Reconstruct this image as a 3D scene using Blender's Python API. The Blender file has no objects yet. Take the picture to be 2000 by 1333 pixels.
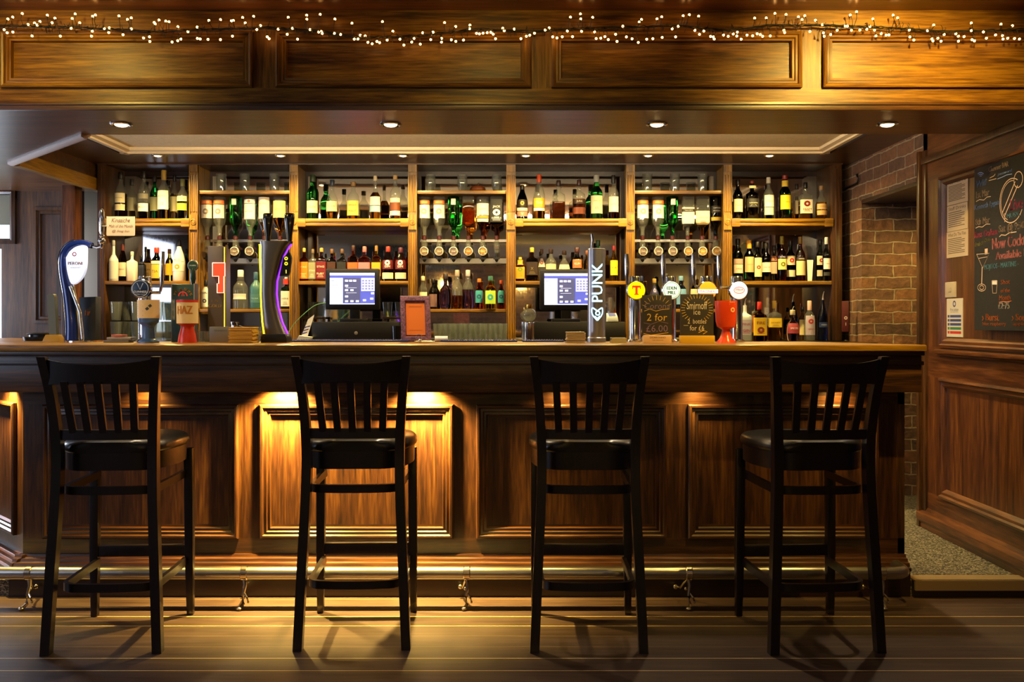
import bpy, bmesh, math, random
from mathutils import Vector
random.seed(7)
PI = math.pi
SC = bpy.context.scene
COL = SC.collection

# ------------------------------------------------------------------ camera
# level camera 1.2 m above the floor, looking along +Y; pixel helpers use the 2000x1333 frame
F, H, CX, CY = 1800.0, 1.2, 1000.0, 625.0
cam_d = bpy.data.cameras.new('camera'); cam = bpy.data.objects.new('camera', cam_d); COL.objects.link(cam)
cam.location = (0, 0, H); cam.rotation_euler = (PI/2, 0, 0)
cam_d.sensor_width = 36; cam_d.lens = 36*F/2000.0
cam_d.shift_y = -(666.5-CY)/2000.0
cam_d.clip_start = 0.05
SC.camera = cam
def wx(px, D): return (px-CX)*D/F
def wz(py, D): return H-(py-CY)*D/F

# ------------------------------------------------------------------ world, exposure
SC.view_settings.view_transform = 'Standard'; SC.view_settings.look = 'None'
SC.view_settings.gamma = 1; SC.view_settings.exposure = 0.0
SC.view_settings.use_curve_mapping = False
W = bpy.data.worlds.new('world'); SC.world = W; W.use_nodes = True
W.node_tree.nodes['Background'].inputs[0].default_value = (0.75, 0.86, 1.0, 1)
W.node_tree.nodes['Background'].inputs[1].default_value = 2.2
cy = SC.cycles
cy.max_bounces = 10; cy.diffuse_bounces = 3; cy.glossy_bounces = 5; cy.transmission_bounces = 8
cy.caustics_reflective = False; cy.caustics_refractive = False
cy.sample_clamp_indirect = 4.0; cy.transparent_max_bounces = 40; cy.use_denoising = True

WARM = (1.0, 0.68, 0.17); WARM2 = (1.0, 0.80, 0.52)
def light(kind, name, loc, energy, color, rot=(0, 0, 0), size=.03, spot=110, blend=1.0, size_y=None, parent=None):
    d = bpy.data.lights.new(name, kind); d.energy = energy; d.color = color
    if kind == 'AREA':
        d.size = size
        if size_y: d.shape = 'RECTANGLE'; d.size_y = size_y
    else: d.shadow_soft_size = size
    if kind == 'SPOT': d.spot_size = math.radians(spot); d.spot_blend = blend
    o = bpy.data.objects.new(name, d); COL.objects.link(o); o.location = loc; o.rotation_euler = rot
    if parent: o.parent = parent
    return o
# daylight from the room's windows: left of the bar, then an added overhead fill
light('AREA', 'window_daylight', (-4.45, 1.9, 1.55), 27, (0.62, 0.72, 1.0), (0, -PI/2, 0), 1.3, size_y=2.4)
light('AREA', 'window_daylight', (-4.4, 5.7, 1.45), 55, (0.70, 0.80, 1.0), (0, -PI/2-.35, 0), .9, size_y=.7)
light('AREA', 'overhead_fill', (-.6, .9, 2.47), 7, (0.74, 0.72, 1.0), (0, 0, 0), 4.0, size_y=.9)  # added soft fill overhead; the ceiling has no opening there

light('AREA', 'tray_fill', (-.2, 4.42, 2.14), 78, (1.0, .78, .46), (PI-.6, 0, 0), 3.9, size_y=.03)  # added hidden strip that brightens the raised cream ceiling
for _x in (-3.4, -1.2, 1.0): light('SPOT', 'rear_fill', (_x, -1.7, 2.46), 42, (.95, .88, .92), (-.75, 0, 0), .04, 130, 1)  # added spots without fittings, lifting the far wall seen in the mirrors

# ------------------------------------------------------------------ materials
def srgb(h):
    v = [int(h[i:i+2], 16)/255 for i in (0, 2, 4)]
    return tuple(c/12.92 if c <= .04045 else ((c+.055)/1.055)**2.4 for c in v)+(1,)
_M = {}
def newmat(name):
    m = bpy.data.materials.new(name); m.use_nodes = True
    return m, m.node_tree, m.node_tree.nodes['Principled BSDF']
def mat(hexc, rough=.5, metal=0, trans=0, ior=1.45, emit=0, coat=0, name=None):
    key = (hexc, rough, metal, trans, ior, emit, coat)
    if key in _M: return _M[key]
    m, nt, b = newmat(name or 'mat_'+hexc)
    c = srgb(hexc)
    b.inputs['Base Color'].default_value = c; b.inputs['Roughness'].default_value = rough
    b.inputs['Metallic'].default_value = metal; b.inputs['Transmission Weight'].default_value = trans
    b.inputs['IOR'].default_value = ior; b.inputs['Coat Weight'].default_value = coat
    if emit:
        b.inputs['Emission Color'].default_value = c; b.inputs['Emission Strength'].default_value = emit
    elif not trans:
        n = nt.nodes.new('ShaderNodeTexNoise'); n.inputs['Scale'].default_value = 60
        mp = nt.nodes.new('ShaderNodeMapRange'); mp.inputs[3].default_value = max(0, rough-.05); mp.inputs[4].default_value = min(1, rough+.06)
        nt.links.new(n.outputs['Fac'], mp.inputs[0]); nt.links.new(mp.outputs[0], b.inputs['Roughness'])
    _M[key] = m
    return m
def wood(kind, axis):
    key = (kind, axis)
    if key in _M: return _M[key]
    c0, c1, c2, rough, coat = {
        'walnut': ('24150B', '432812', '5E3B1B', .34, .25),
        'panel':  ('2A130A', '502B13', '764620', .36, .3),
        'oak':    ('4E330A', '80580F', 'A27618', .38, .15),
        'bulk':   ('382008', '684410', '92681C', .40, .0),
        'front':  ('1C0D06', '3A1F0E', '5A3818', .33, .3),
        'dark':   ('180C08', '241210', '331A12', .32, .3),
        'ceil':   ('38200E', '5A3416', '74481E', .32, .12),
        'stool':  ('120C0D', '1A1112', '241818', .30, .3)}[kind]
    m, nt, b = newmat('wood_%s_%s' % key); N = nt.nodes.new; L = nt.links.new
    tc = N('ShaderNodeTexCoord'); mp = N('ShaderNodeMapping')
    s = {'x': (1.3, 19, 19), 'y': (19, 1.3, 19), 'z': (19, 19, 1.3)}[axis]
    mp.inputs['Scale'].default_value = s; L(tc.outputs['Object'], mp.inputs[0])
    n1 = N('ShaderNodeTexNoise'); n1.inputs['Scale'].default_value = 1.0; n1.inputs['Detail'].default_value = 5; n1.inputs['Distortion'].default_value = 1.1
    n2 = N('ShaderNodeTexNoise'); n2.inputs['Scale'].default_value = 6.5; n2.inputs['Detail'].default_value = 6; n2.inputs['Distortion'].default_value = .3
    L(mp.outputs[0], n1.inputs[0]); L(mp.outputs[0], n2.inputs[0])
    mx = N('ShaderNodeMix'); mx.inputs[0].default_value = .45
    L(n1.outputs['Fac'], mx.inputs[2]); L(n2.outputs['Fac'], mx.inputs[3])
    r = N('ShaderNodeValToRGB'); e = r.color_ramp.elements
    e[0].position = .36; e[0].color = srgb(c0); e[1].position = .66; e[1].color = srgb(c2)
    k = e.new(.5); k.color = srgb(c1)
    L(mx.outputs[0], r.inputs[0]); L(r.outputs[0], b.inputs['Base Color'])
    b.inputs['Roughness'].default_value = rough; b.inputs['Coat Weight'].default_value = coat; b.inputs['Specular IOR Level'].default_value = .28 if kind == 'bulk' else .5; b.inputs['Coat Roughness'].default_value = .28
    bp = N('ShaderNodeBump'); bp.inputs['Strength'].default_value = .06; bp.inputs['Distance'].default_value = .003
    L(n2.outputs['Fac'], bp.inputs['Height']); L(bp.outputs[0], b.inputs['Normal'])
    _M[key] = m
    return m
def brick(plane):
    key = ('brick', plane)
    if key in _M: return _M[key]
    m, nt, b = newmat('brick_'+plane); N = nt.nodes.new; L = nt.links.new
    tc = N('ShaderNodeTexCoord'); sp = N('ShaderNodeSeparateXYZ'); cb = N('ShaderNodeCombineXYZ')
    L(tc.outputs['Object'], sp.inputs[0]); L(sp.outputs['X' if plane == 'xz' else 'Y'], cb.inputs[0]); L(sp.outputs['Z'], cb.inputs[1])
    wob = N('ShaderNodeTexNoise'); wob.inputs['Scale'].default_value = 9; wob.inputs['Detail'].default_value = 3
    L(tc.outputs['Object'], wob.inputs[0])
    wv = N('ShaderNodeVectorMath'); wv.operation = 'MULTIPLY_ADD'; wv.inputs[1].default_value = (.03, .03, 0); L(wob.outputs['Color'], wv.inputs[0]); L(cb.outputs[0], wv.inputs[2])
    br = N('ShaderNodeTexBrick'); L(wv.outputs[0], br.inputs['Vector'])
    br.inputs['Scale'].default_value = 1; br.inputs['Brick Width'].default_value = .235; br.inputs['Row Height'].default_value = .0745
    br.inputs['Mortar Size'].default_value = .0055; br.inputs['Mortar Smooth'].default_value = .35; br.inputs['Bias'].default_value = -.1
    br.inputs['Color1'].default_value = srgb('6E4A30'); br.inputs['Color2'].default_value = srgb('40302A'); br.inputs['Mortar'].default_value = srgb('8C7A62')
    n = N('ShaderNodeTexNoise'); n.inputs['Scale'].default_value = 26; n.inputs['Detail'].default_value = 6; L(tc.outputs['Object'], n.inputs[0])
    mx = N('ShaderNodeMix'); mx.data_type = 'RGBA'; mx.blend_type = 'OVERLAY'; mx.inputs[0].default_value = .7
    L(br.outputs['Color'], mx.inputs[6]); L(n.outputs['Fac'], mx.inputs[7]); L(mx.outputs[2], b.inputs['Base Color'])
    inv = N('ShaderNodeMath'); inv.operation = 'SUBTRACT'; inv.inputs[0].default_value = 1; L(br.outputs['Fac'], inv.inputs[1])
    ad = N('ShaderNodeMath'); ad.operation = 'MULTIPLY_ADD'; ad.inputs[1].default_value = .5; L(n.outputs['Fac'], ad.inputs[0]); L(inv.outputs[0], ad.inputs[2])
    bp = N('ShaderNodeBump'); bp.inputs['Strength'].default_value = 1; bp.inputs['Distance'].default_value = .02
    L(ad.outputs[0], bp.inputs['Height']); L(bp.outputs[0], b.inputs['Normal']); b.inputs['Roughness'].default_value = .85
    _M[key] = m
    return m
def floor_mat():
    m, nt, b = newmat('floor_planks'); N = nt.nodes.new; L = nt.links.new
    tc = N('ShaderNodeTexCoord'); sp = N('ShaderNodeSeparateXYZ'); L(tc.outputs['Object'], sp.inputs[0])
    def M(op, a, bb=None, c=None):
        x = N('ShaderNodeMath'); x.operation = op
        for i, v in enumerate((a, bb, c)):
            if v is None: continue
            if isinstance(v, (int, float)): x.inputs[i].default_value = v
            else: L(v, x.inputs[i])
        return x.outputs[0]
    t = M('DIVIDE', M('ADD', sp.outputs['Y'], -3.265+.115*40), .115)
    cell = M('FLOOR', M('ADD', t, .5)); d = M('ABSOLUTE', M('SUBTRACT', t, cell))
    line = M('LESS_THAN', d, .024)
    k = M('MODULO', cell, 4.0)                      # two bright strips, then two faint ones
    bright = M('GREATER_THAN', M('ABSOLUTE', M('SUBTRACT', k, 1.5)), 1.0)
    row = M('FLOOR', t)
    mp = N('ShaderNodeMapping'); mp.inputs['Scale'].default_value = (2.2, 26, 1); 
    cb = N('ShaderNodeCombineXYZ'); L(M('ADD', sp.outputs['X'], M('MULTIPLY', row, 3.7)), cb.inputs[0]); L(sp.outputs['Y'], cb.inputs[1])
    L(cb.outputs[0], mp.inputs[0])
    n = N('ShaderNodeTexNoise'); n.inputs['Scale'].default_value = 1.6; n.inputs['Detail'].default_value = 8; n.inputs['Distortion'].default_value = .5; L(mp.outputs[0], n.inputs[0])
    n3 = N('ShaderNodeTexNoise'); n3.inputs['Scale'].default_value = 3.5; n3.inputs['Detail'].default_value = 5; L(tc.outputs['Object'], n3.inputs[0])
    r = N('ShaderNodeValToRGB'); e = r.color_ramp.elements
    e[0].position = .3; e[0].color = srgb('2E1E17'); e[1].position = .72; e[1].color = srgb('543F34')
    L(M('MULTIPLY_ADD', n3.outputs['Fac'], .35, M('MULTIPLY', n.outputs['Fac'], .68)), r.inputs[0])
    mx = N('ShaderNodeMix'); mx.data_type = 'RGBA'
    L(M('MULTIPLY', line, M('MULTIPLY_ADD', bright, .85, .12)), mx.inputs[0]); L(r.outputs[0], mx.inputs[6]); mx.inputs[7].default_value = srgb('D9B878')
    L(mx.outputs[2], b.inputs['Base Color'])
    L(M('MULTIPLY_ADD', n3.outputs['Fac'], .25, .33), b.inputs['Roughness'])
    bp = N('ShaderNodeBump'); bp.inputs['Strength'].default_value = .25; bp.inputs['Distance'].default_value = .003
    L(M('SUBTRACT', n.outputs['Fac'], line), bp.inputs['Height']); L(bp.outputs[0], b.inputs['Normal'])
    return m
def speckle_mat():
    m, nt, b = newmat('speckled_vinyl'); N = nt.nodes.new; L = nt.links.new
    tc = N('ShaderNodeTexCoord'); v = N('ShaderNodeTexVoronoi'); v.inputs['Scale'].default_value = 170; L(tc.outputs['Object'], v.inputs[0])
    r = N('ShaderNodeValToRGB'); e = r.color_ramp.elements
    e[0].position = .35; e[0].color = srgb('1E1C1A'); e[1].position = .9; e[1].color = srgb('8F8878')
    sp = N('ShaderNodeSeparateXYZ'); L(v.outputs['Color'], sp.inputs[0]); L(sp.outputs[0], r.inputs[0]); L(r.outputs[0], b.inputs['Base Color'])
    b.inputs['Roughness'].default_value = .5
    return m
def marble_mat(c0, c1, sc, rough=.6):
    key = ('mb', c0, c1, sc)
    if key in _M: return _M[key]
    m, nt, b = newmat('mottled_'+c0); N = nt.nodes.new; L = nt.links.new
    tc = N('ShaderNodeTexCoord'); n = N('ShaderNodeTexNoise'); n.inputs['Scale'].default_value = sc; n.inputs['Detail'].default_value = 4; n.inputs['Distortion'].default_value = 1.5
    L(tc.outputs['Object'], n.inputs[0]); r = N('ShaderNodeValToRGB'); e = r.color_ramp.elements
    e[0].position = .4; e[0].color = srgb(c0); e[1].position = .6; e[1].color = srgb(c1)
    L(n.outputs['Fac'], r.inputs[0]); L(r.outputs[0], b.inputs['Base Color']); b.inputs['Roughness'].default_value = rough
    _M[key] = m
    return m
CHROME = mat('D8D8DC', .12, 1, name='chrome'); STEEL = mat('B9B4AC', .3, 1, name='brushed_steel')
MIRROR = mat('D2CEC8', .015, 1, name='mirror'); BLACK = mat('0A0A0C', .35, name='black_plastic')
BRASS = mat('C79A45', .25, 1, name='brass'); LEATHER = mat('16130F', .33, coat=.2, name='leather')
CREAM = marble_mat('D2BE96', 'DCC9A2', 40, .7); WHITEP = mat('E8E2D6', .6, name='paper')
GLS = {'clear': ('F4F6F2', 1.45), 'green': ('2E9A40', 1.25), 'dkgreen': ('14421E', 1.3), 'amber': ('D08428', 1.18), 'brown': ('6A300E', 1.2),
       'dark': ('120A08', 1.4), 'purple': ('C8A8D0', 1.15), 'red': ('8A1020', 1.4), 'blue': ('1C3E9A', 1.4), 'teal': ('5FA3A0', 1.45),
       'orange': ('E8641C', 1.2), 'pink': ('F0909A', 1.2), 'yellow': ('F0C030', 1.2), 'pale': ('F0E0A8', 1.1)}
def thin_glass(hexc, name, lift=.05):  # white diffuse share mixed in so dark clear glass looks brighter
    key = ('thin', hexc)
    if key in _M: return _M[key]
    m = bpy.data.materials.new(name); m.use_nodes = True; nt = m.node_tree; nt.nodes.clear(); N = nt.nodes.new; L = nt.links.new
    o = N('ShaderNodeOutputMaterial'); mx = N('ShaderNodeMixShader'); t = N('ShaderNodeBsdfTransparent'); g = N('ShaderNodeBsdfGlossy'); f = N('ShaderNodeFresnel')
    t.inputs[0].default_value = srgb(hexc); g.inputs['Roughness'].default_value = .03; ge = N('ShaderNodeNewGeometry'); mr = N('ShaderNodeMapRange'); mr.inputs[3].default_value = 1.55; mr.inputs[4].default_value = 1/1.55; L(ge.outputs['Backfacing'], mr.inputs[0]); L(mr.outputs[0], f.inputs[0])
    L(f.outputs[0], mx.inputs[0]); L(t.outputs[0], mx.inputs[1]); L(g.outputs[0], mx.inputs[2]); df = N('ShaderNodeBsdfDiffuse'); df.inputs[0].default_value = (.8, .8, .78, 1); m2 = N('ShaderNodeMixShader'); m2.inputs[0].default_value = lift; L(mx.outputs[0], m2.inputs[1]); L(df.outputs[0], m2.inputs[2]); L(m2.outputs[0], o.inputs[0])
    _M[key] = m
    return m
def glass(k):
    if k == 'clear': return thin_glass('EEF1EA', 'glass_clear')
    if k == 'white': return mat('EDE8E0', .35, name='white_glass')
    if k == 'frost': return mat('C6CBC8', .45, name='frosted_glass')
    if k == 'bluegreen': return mat('2F5A60', .4, name='bluegreen_glass')
    h, i = GLS[k]
    return mat(h, .02, 0, 1, i, name='glass_'+k)

# ------------------------------------------------------------------ mesh helpers
class MB:
    def __init__(s): s.v = []; s.f = []; s.m = []
    def add(s, vs, fs, mi=0):
        o = len(s.v); s.v += [tuple(p) for p in vs]; s.f += [tuple(i+o for i in f) for f in fs]; s.m += [mi]*len(fs)
    def box(s, x0, x1, y0, y1, z0, z1, mi=0):
        s.tbox(lambda u, v, n: (u, n, v), x0, x1, z0, z1, y0, y1, mi)
    def tbox(s, T, u0, u1, v0, v1, n0, n1, mi=0):
        vs = [T(u, v, n) for n in (n0, n1) for v in (v0, v1) for u in (u0, u1)]
        s.add(vs, [(0, 1, 3, 2), (4, 6, 7, 5), (0, 4, 5, 1), (2, 3, 7, 6), (0, 2, 6, 4), (1, 5, 7, 3)], mi)
    def loft(s, rings, mi=0, cap=True, closed=True):
        n = len(rings[0]); o = len(s.v)
        for r in rings: s.v += [tuple(p) for p in r]
        for i in range(len(rings)-1):
            for j in range(n if closed else n-1):
                a = o+i*n+j; b = o+i*n+(j+1) % n
                s.f.append((a, b, b+n, a+n)); s.m.append(mi)
        if cap:
            s.f.append(tuple(o+j for j in range(n))[::-1]); s.m.append(mi)
            s.f.append(tuple(o+(len(rings)-1)*n+j for j in range(n))); s.m.append(mi)
    def lathe(s, prof, n=24, c=(0, 0, 0), axis='z', mi=0, ex=2, cap=True, mfun=None, sy=1):
        rings = []
        R = max(p[0] for p in prof)
        for r, z in prof:
            e = ex if r > R*.62 else 2
            ring = []
            for k in range(n):
                t = 2*PI*(k+.5)/n; ct, st = math.cos(t), math.sin(t)
                q = 1 if e == 2 else 1/((abs(ct)**e+abs(st)**e)**(1/e))
                a, b = r*q*ct, r*q*st*sy
                ring.append({'z': (c[0]+a, c[1]+b, c[2]+z), 'y': (c[0]+a, c[1]-z, c[2]+b), 'x': (c[0]+z, c[1]+a, c[2]+b)}[axis])
            rings.append(ring)
        k0 = len(s.f); s.loft(rings, mi, cap)
        if mfun:
            for i in range(len(prof)-1):
                m = mfun((prof[i][1]+prof[i+1][1])/2)
                for j in range(n): s.m[k0+i*n+j] = m
            if cap: s.m[k0+(len(prof)-1)*n] = mfun(prof[0][1]); s.m[k0+(len(prof)-1)*n+1] = mfun(prof[-1][1])
    def tube(s, path, r, n=10, mi=0, rs=None):
        P = [Vector(p) for p in path]; rings = []
        for i, p in enumerate(P):
            d = (P[min(i+1, len(P)-1)]-P[max(i-1, 0)]).normalized()
            up = Vector((0, 0, 1)) if abs(d.z) < .9 else Vector((0, 1, 0))
            a = d.cross(up).normalized(); b = a.cross(d)
            rr = rs[i] if rs else r
            rings.append([p+a*rr*math.cos(2*PI*k/n)+b*rr*math.sin(2*PI*k/n) for k in range(n)])
        s.loft(rings, mi)
    def sphere(s, c, r, n=12, m=8, mi=0, sx=1, sy=1, sz=1):
        pr = [(math.sin(PI*i/m), -math.cos(PI*i/m)) for i in range(m+1)]; rings = []
        for a, z in pr:
            a = max(a, .001)
            rings.append([(c[0]+r*sx*a*math.cos(2*PI*k/n), c[1]+r*sy*a*math.sin(2*PI*k/n), c[2]+r*sz*z) for k in range(n)])
        s.loft(rings, mi)
    def prism(s, poly, z0, z1, mi=0):
        s.loft([[(x, y, z0) for x, y in poly], [(x, y, z1) for x, y in poly]], mi)
    def vprism(s, poly, y0, y1, mi=0):          # outline in the XZ plane, pushed through in y
        s.loft([[(x, y0, z) for x, z in poly], [(x, y1, z) for x, z in poly]], mi)
    def rings(s, T, u0, u1, v0, v1, prof, mi=0, fill=None, hm=None):
        R = []
        for i, n in prof:
            R.append([T(u0+i, v0+i, n), T(u1-i, v0+i, n), T(u1-i, v1-i, n), T(u0+i, v1-i, n)])
        o = len(s.v)
        for r in R: s.v += [tuple(p) for p in r]
        for k in range(len(R)-1):
            for j in range(4):
                a = o+k*4+j; b = o+k*4+(j+1) % 4
                s.f.append((a, b, b+4, a+4)); s.m.append(mi if j % 2 or hm is None else hm)
        if fill is not None:
            a = o+(len(R)-1)*4; s.f.append((a, a+1, a+2, a+3)); s.m.append(fill)
    def hsweep(s, path, z0, z1, t, mi=0):        # ribbon standing on edge along a 2D path
        n = len(path); L = []
        for i, (x, y) in enumerate(path):
            a = path[max(i-1, 0)]; b = path[min(i+1, n-1)]
            dx, dy = b[0]-a[0], b[1]-a[1]; l = math.hypot(dx, dy) or 1
            nx, ny = -dy/l*t/2, dx/l*t/2
            za = z0(i/(n-1)) if callable(z0) else z0; zb = z1(i/(n-1)) if callable(z1) else z1
            L.append([(x-nx, y-ny, za), (x+nx, y+ny, za), (x+nx, y+ny, zb), (x-nx, y-ny, zb)])
        s.loft(L, mi)
    def build(s, name, mats, parent=None, smooth=True, bevel=0, loc=None, angle=38, fix=True):
        me = bpy.data.meshes.new(name); me.from_pydata(s.v, [], s.f)
        if not isinstance(mats, (list, tuple)): mats = [mats]
        for m in mats: me.materials.append(m)
        me.polygons.foreach_set('material_index', s.m)
        if fix:
            bm = bmesh.new(); bm.from_mesh(me); bmesh.ops.recalc_face_normals(bm, faces=bm.faces)
            if bevel:
                es = [e for e in bm.edges if len(e.link_faces) == 2 and e.calc_face_angle(0) > .6]
                bmesh.ops.bevel(bm, geom=es, offset=bevel, segments=2, affect='EDGES', profile=.6, clamp_overlap=True)
            bm.to_mesh(me); bm.free()
        if smooth:
            me.polygons.foreach_set('use_smooth', [True]*len(me.polygons)); me.set_sharp_from_angle(angle=math.radians(angle))
        me.update()
        o = bpy.data.objects.new(name, me); COL.objects.link(o)
        if parent: o.parent = parent
        if loc: o.location = loc
        return o
def tag(o, label, cat, group=None):
    o['label'] = label; o['category'] = cat
    if group: o['group'] = group
    return o
def thing(name, label, cat, loc=(0, 0, 0), rz=0, group=None):
    o = bpy.data.objects.new(name, None); COL.objects.link(o); o.location = loc; o.rotation_euler = (0, 0, rz)
    o.empty_display_size = .05
    return tag(o, label, cat, group)
def struct(o): o['kind'] = 'structure'; return o
def sbox(name, m, *b, parent=None, bevel=0):
    mb = MB(); mb.box(*b); o = mb.build(name, m, parent, bevel=bevel)
    if not parent: struct(o)
    return o

_T = {}
def glyphs(s, shear=0):
    if (s, shear) in _T: return _T[(s, shear)]
    c = bpy.data.curves.new('t', 'FONT'); c.body = s; c.size = 1; c.resolution_u = 2; c.shear = shear
    c.fill_mode = 'FRONT'; c.align_x = 'CENTER'; c.space_line = .95
    o = bpy.data.objects.new('t', c); COL.objects.link(o)
    dg = bpy.context.evaluated_depsgraph_get(); me = bpy.data.meshes.new_from_object(o.evaluated_get(dg))
    vs = [(v.co.x, v.co.y) for v in me.vertices]; fs = [tuple(p.vertices) for p in me.polygons]
    bpy.data.objects.remove(o); bpy.data.curves.remove(c); bpy.data.meshes.remove(me)
    x0 = min(v[0] for v in vs); x1 = max(v[0] for v in vs); y0 = min(v[1] for v in vs); y1 = max(v[1] for v in vs)
    cx, cyy = (x0+x1)/2, (y0+y1)/2
    _T[(s, shear)] = ([(x-cx, y-cyy) for x, y in vs], fs, x1-x0, y1-y0)
    return _T[(s, shear)]
def text(mb, s, u, v, w, h, T, mi=0, shear=0, exact=False, cut=0, bold=0):
    """letters centred on (u, v), no wider than w and no taller than h, laid on the surface T(u, v)"""
    vs, fs, tw, th = glyphs(s, shear)
    kx, ky = w/tw, h/th
    if not exact: kx = ky = min(kx, ky)
    P = [(x*kx, y*ky) for x, y in vs]
    if cut:
        bm = bmesh.new(); bv = [bm.verts.new((x, y, 0)) for x, y in P]
        for f in fs:
            try: bm.faces.new([bv[i] for i in f])
            except ValueError: pass
        for ax in (0, 1):
            lo = min(p[ax] for p in P); hi = max(p[ax] for p in P); q = lo+cut
            while q < hi:
                co = [0, 0, 0]; co[ax] = q; no = [0, 0, 0]; no[ax] = 1
                bmesh.ops.bisect_plane(bm, geom=bm.verts[:]+bm.edges[:]+bm.faces[:], plane_co=co, plane_no=no); q += cut
        bm.verts.index_update(); P = [(x.co.x, x.co.y) for x in bm.verts]; fs = [tuple(x.index for x in f.verts) for f in bm.faces]; bm.free()
    for k in ((0,) if not bold else (-bold, 0, bold)):
        mb.add([T(u+x+k, v+y) for x, y in P], fs, mi)
def stroke(mb, pts, w, T, mi=0):
    n = len(pts); A = []
    for i in range(n):
        a = pts[max(i-1, 0)]; b = pts[min(i+1, n-1)]; dx, dy = b[0]-a[0], b[1]-a[1]; l = math.hypot(dx, dy) or 1
        A += [T(pts[i][0]-dy/l*w/2, pts[i][1]+dx/l*w/2), T(pts[i][0]+dy/l*w/2, pts[i][1]-dx/l*w/2)]
    mb.add(A, [(2*i, 2*i+1, 2*i+3, 2*i+2) for i in range(n-1)], mi)
def arc(cu, cv, r, a0, a1, n=14, ry=None):
    ry = r if ry is None else ry
    return [(cu+r*math.cos(math.radians(a0+(a1-a0)*i/n)), cv+ry*math.sin(math.radians(a0+(a1-a0)*i/n))) for i in range(n+1)]

# ------------------------------------------------------------------ room shell
XR = 2.25; ZC = 2.497; ZS = 2.08; ZU = 2.26; YB = 3.86
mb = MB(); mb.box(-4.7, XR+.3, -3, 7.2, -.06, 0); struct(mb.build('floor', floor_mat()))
sbox('ceiling', wood('ceil', 'x'), -4.7, XR+.3, 1.6, YB+.02, ZC, ZC+.05)
sbox('ceiling', mat('C6BEB4', .85), -4.7, XR+.3, -3, 1.6, ZC, ZC+.05)
mb = MB(); mb.box(-3.4, XR-.002, 4.0, 6.75, .0, .07); struct(mb.build('floor', speckle_mat()))
ramp = MB(); ramp.box(1.735, XR-.003, 3.975, 4.03, .0, .072)
o = struct(ramp.build('trim_1', wood('dark', 'x')))
th = MB(); th.box(1.735, XR-.003, 3.965, 4.05, .072, .078); th.box(1.735, XR-.003, 3.96, 3.975, .035, .078); th.build('metal_strip', mat('B8A07A', .35, .6), o)
# wall behind the bar, left walls, wall behind the camera
sbox('wall_back', mat('B8AA96', .8), -3.2, XR+.6, 6.75, 6.85, 0, 2.6)
mb = MB()
mb.box(-4.7, -4.6, -3, .7, 0, 2.6); mb.box(-4.7, -4.6, 3.1, 6.9, 0, 2.6); mb.box(-4.7, -4.6, .7, 3.1, 0, .9); mb.box(-4.7, -4.6, .7, 3.1, 2.2, 2.6)
struct(mb.build('wall_left', wood('walnut', 'z')))
w = MB()
for y in (.7, 1.5, 2.3, 3.05): w.box(-4.66, -4.6, y, y+.05, .9, 2.2)
for z in (.9, 1.55, 2.15): w.box(-4.66, -4.6, .7, 3.1, z, z+.05)
struct(w.build('window_2', wood('walnut', 'z')))
rw = MB(); rw.box(-2.6, XR+.3, -3.1, -3, 0, 2.28, 0); rw.box(-2.6, XR+.3, -3.1, -3, 2.28, 2.6, 1); rw.box(-4.7, -2.6, -3.1, -3, 0, 2.6, 1)
rear = struct(rw.build('wall_rear', [brick('xz'), mat('A79F95', .8)]))
# far left panelled wall with its window
YL = 6.3
T = lambda u, v, n: (u, YL-n, v)
lw = MB()
xa, xb = wx(66, YL), wx(131, YL); va, vb = wz(632, YL), wz(405, YL)
x_w = wx(22, YL); z_w0, z_w1 = wz(467, YL), wz(380, YL); x_d = wx(3, YL); z_d1 = wz(486, YL)
x0, x1 = -4.7, wx(158, YL)
lw.tbox(T, x0, xa, z_w1, 2.1, -.05, 0); lw.tbox(T, x_w, xa, 0, z_w1, -.05, 0); lw.tbox(T, x0, x_w, z_d1, z_w0, -.05, 0); lw.tbox(T, x_d, x_w, 0, z_d1, -.05, 0)
lw.tbox(T, xb, x1, 0, 2.1, -.05, 0); lw.tbox(T, xa, xb, vb, 2.1, -.05, 0); lw.tbox(T, xa, xb, 0, va, -.05, 0)
lwall = struct(lw.build('wall_left', wood('walnut', 'z')))
pm = MB(); pm.rings(T, xa, xb, va, vb, [(0, 0), (.0, .012), (.02, .014), (.03, .002), (.045, .004), (.05, -.014), (.07, -.014)], 0, 0); pm.build('panel', wood('walnut', 'z'), lwall)
fr = MB()
prof = [(-.035, 0), (-.035, .02), (-.015, .028), (0, .02), (0, -.05)]
fr.rings(T, -4.6, x_w, z_w0, z_w1, prof)
o = struct(fr.build('window_1', wood('walnut', 'z')))
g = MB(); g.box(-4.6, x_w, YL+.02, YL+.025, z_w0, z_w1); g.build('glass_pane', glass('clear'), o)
bl = MB(); bl.box(-4.6, x_w-.02, YL+.026, YL+.034, z_w0+.1, z_w1); bl.build('blind', mat('8A7C6C', .8), o)
# post at the end of the panelled wall
sbox('trim_2', wood('panel', 'z'), wx(131, 6.1), wx(158, 6.1), 6.02, 6.12, .07, 2.26, bevel=.006)
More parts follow.
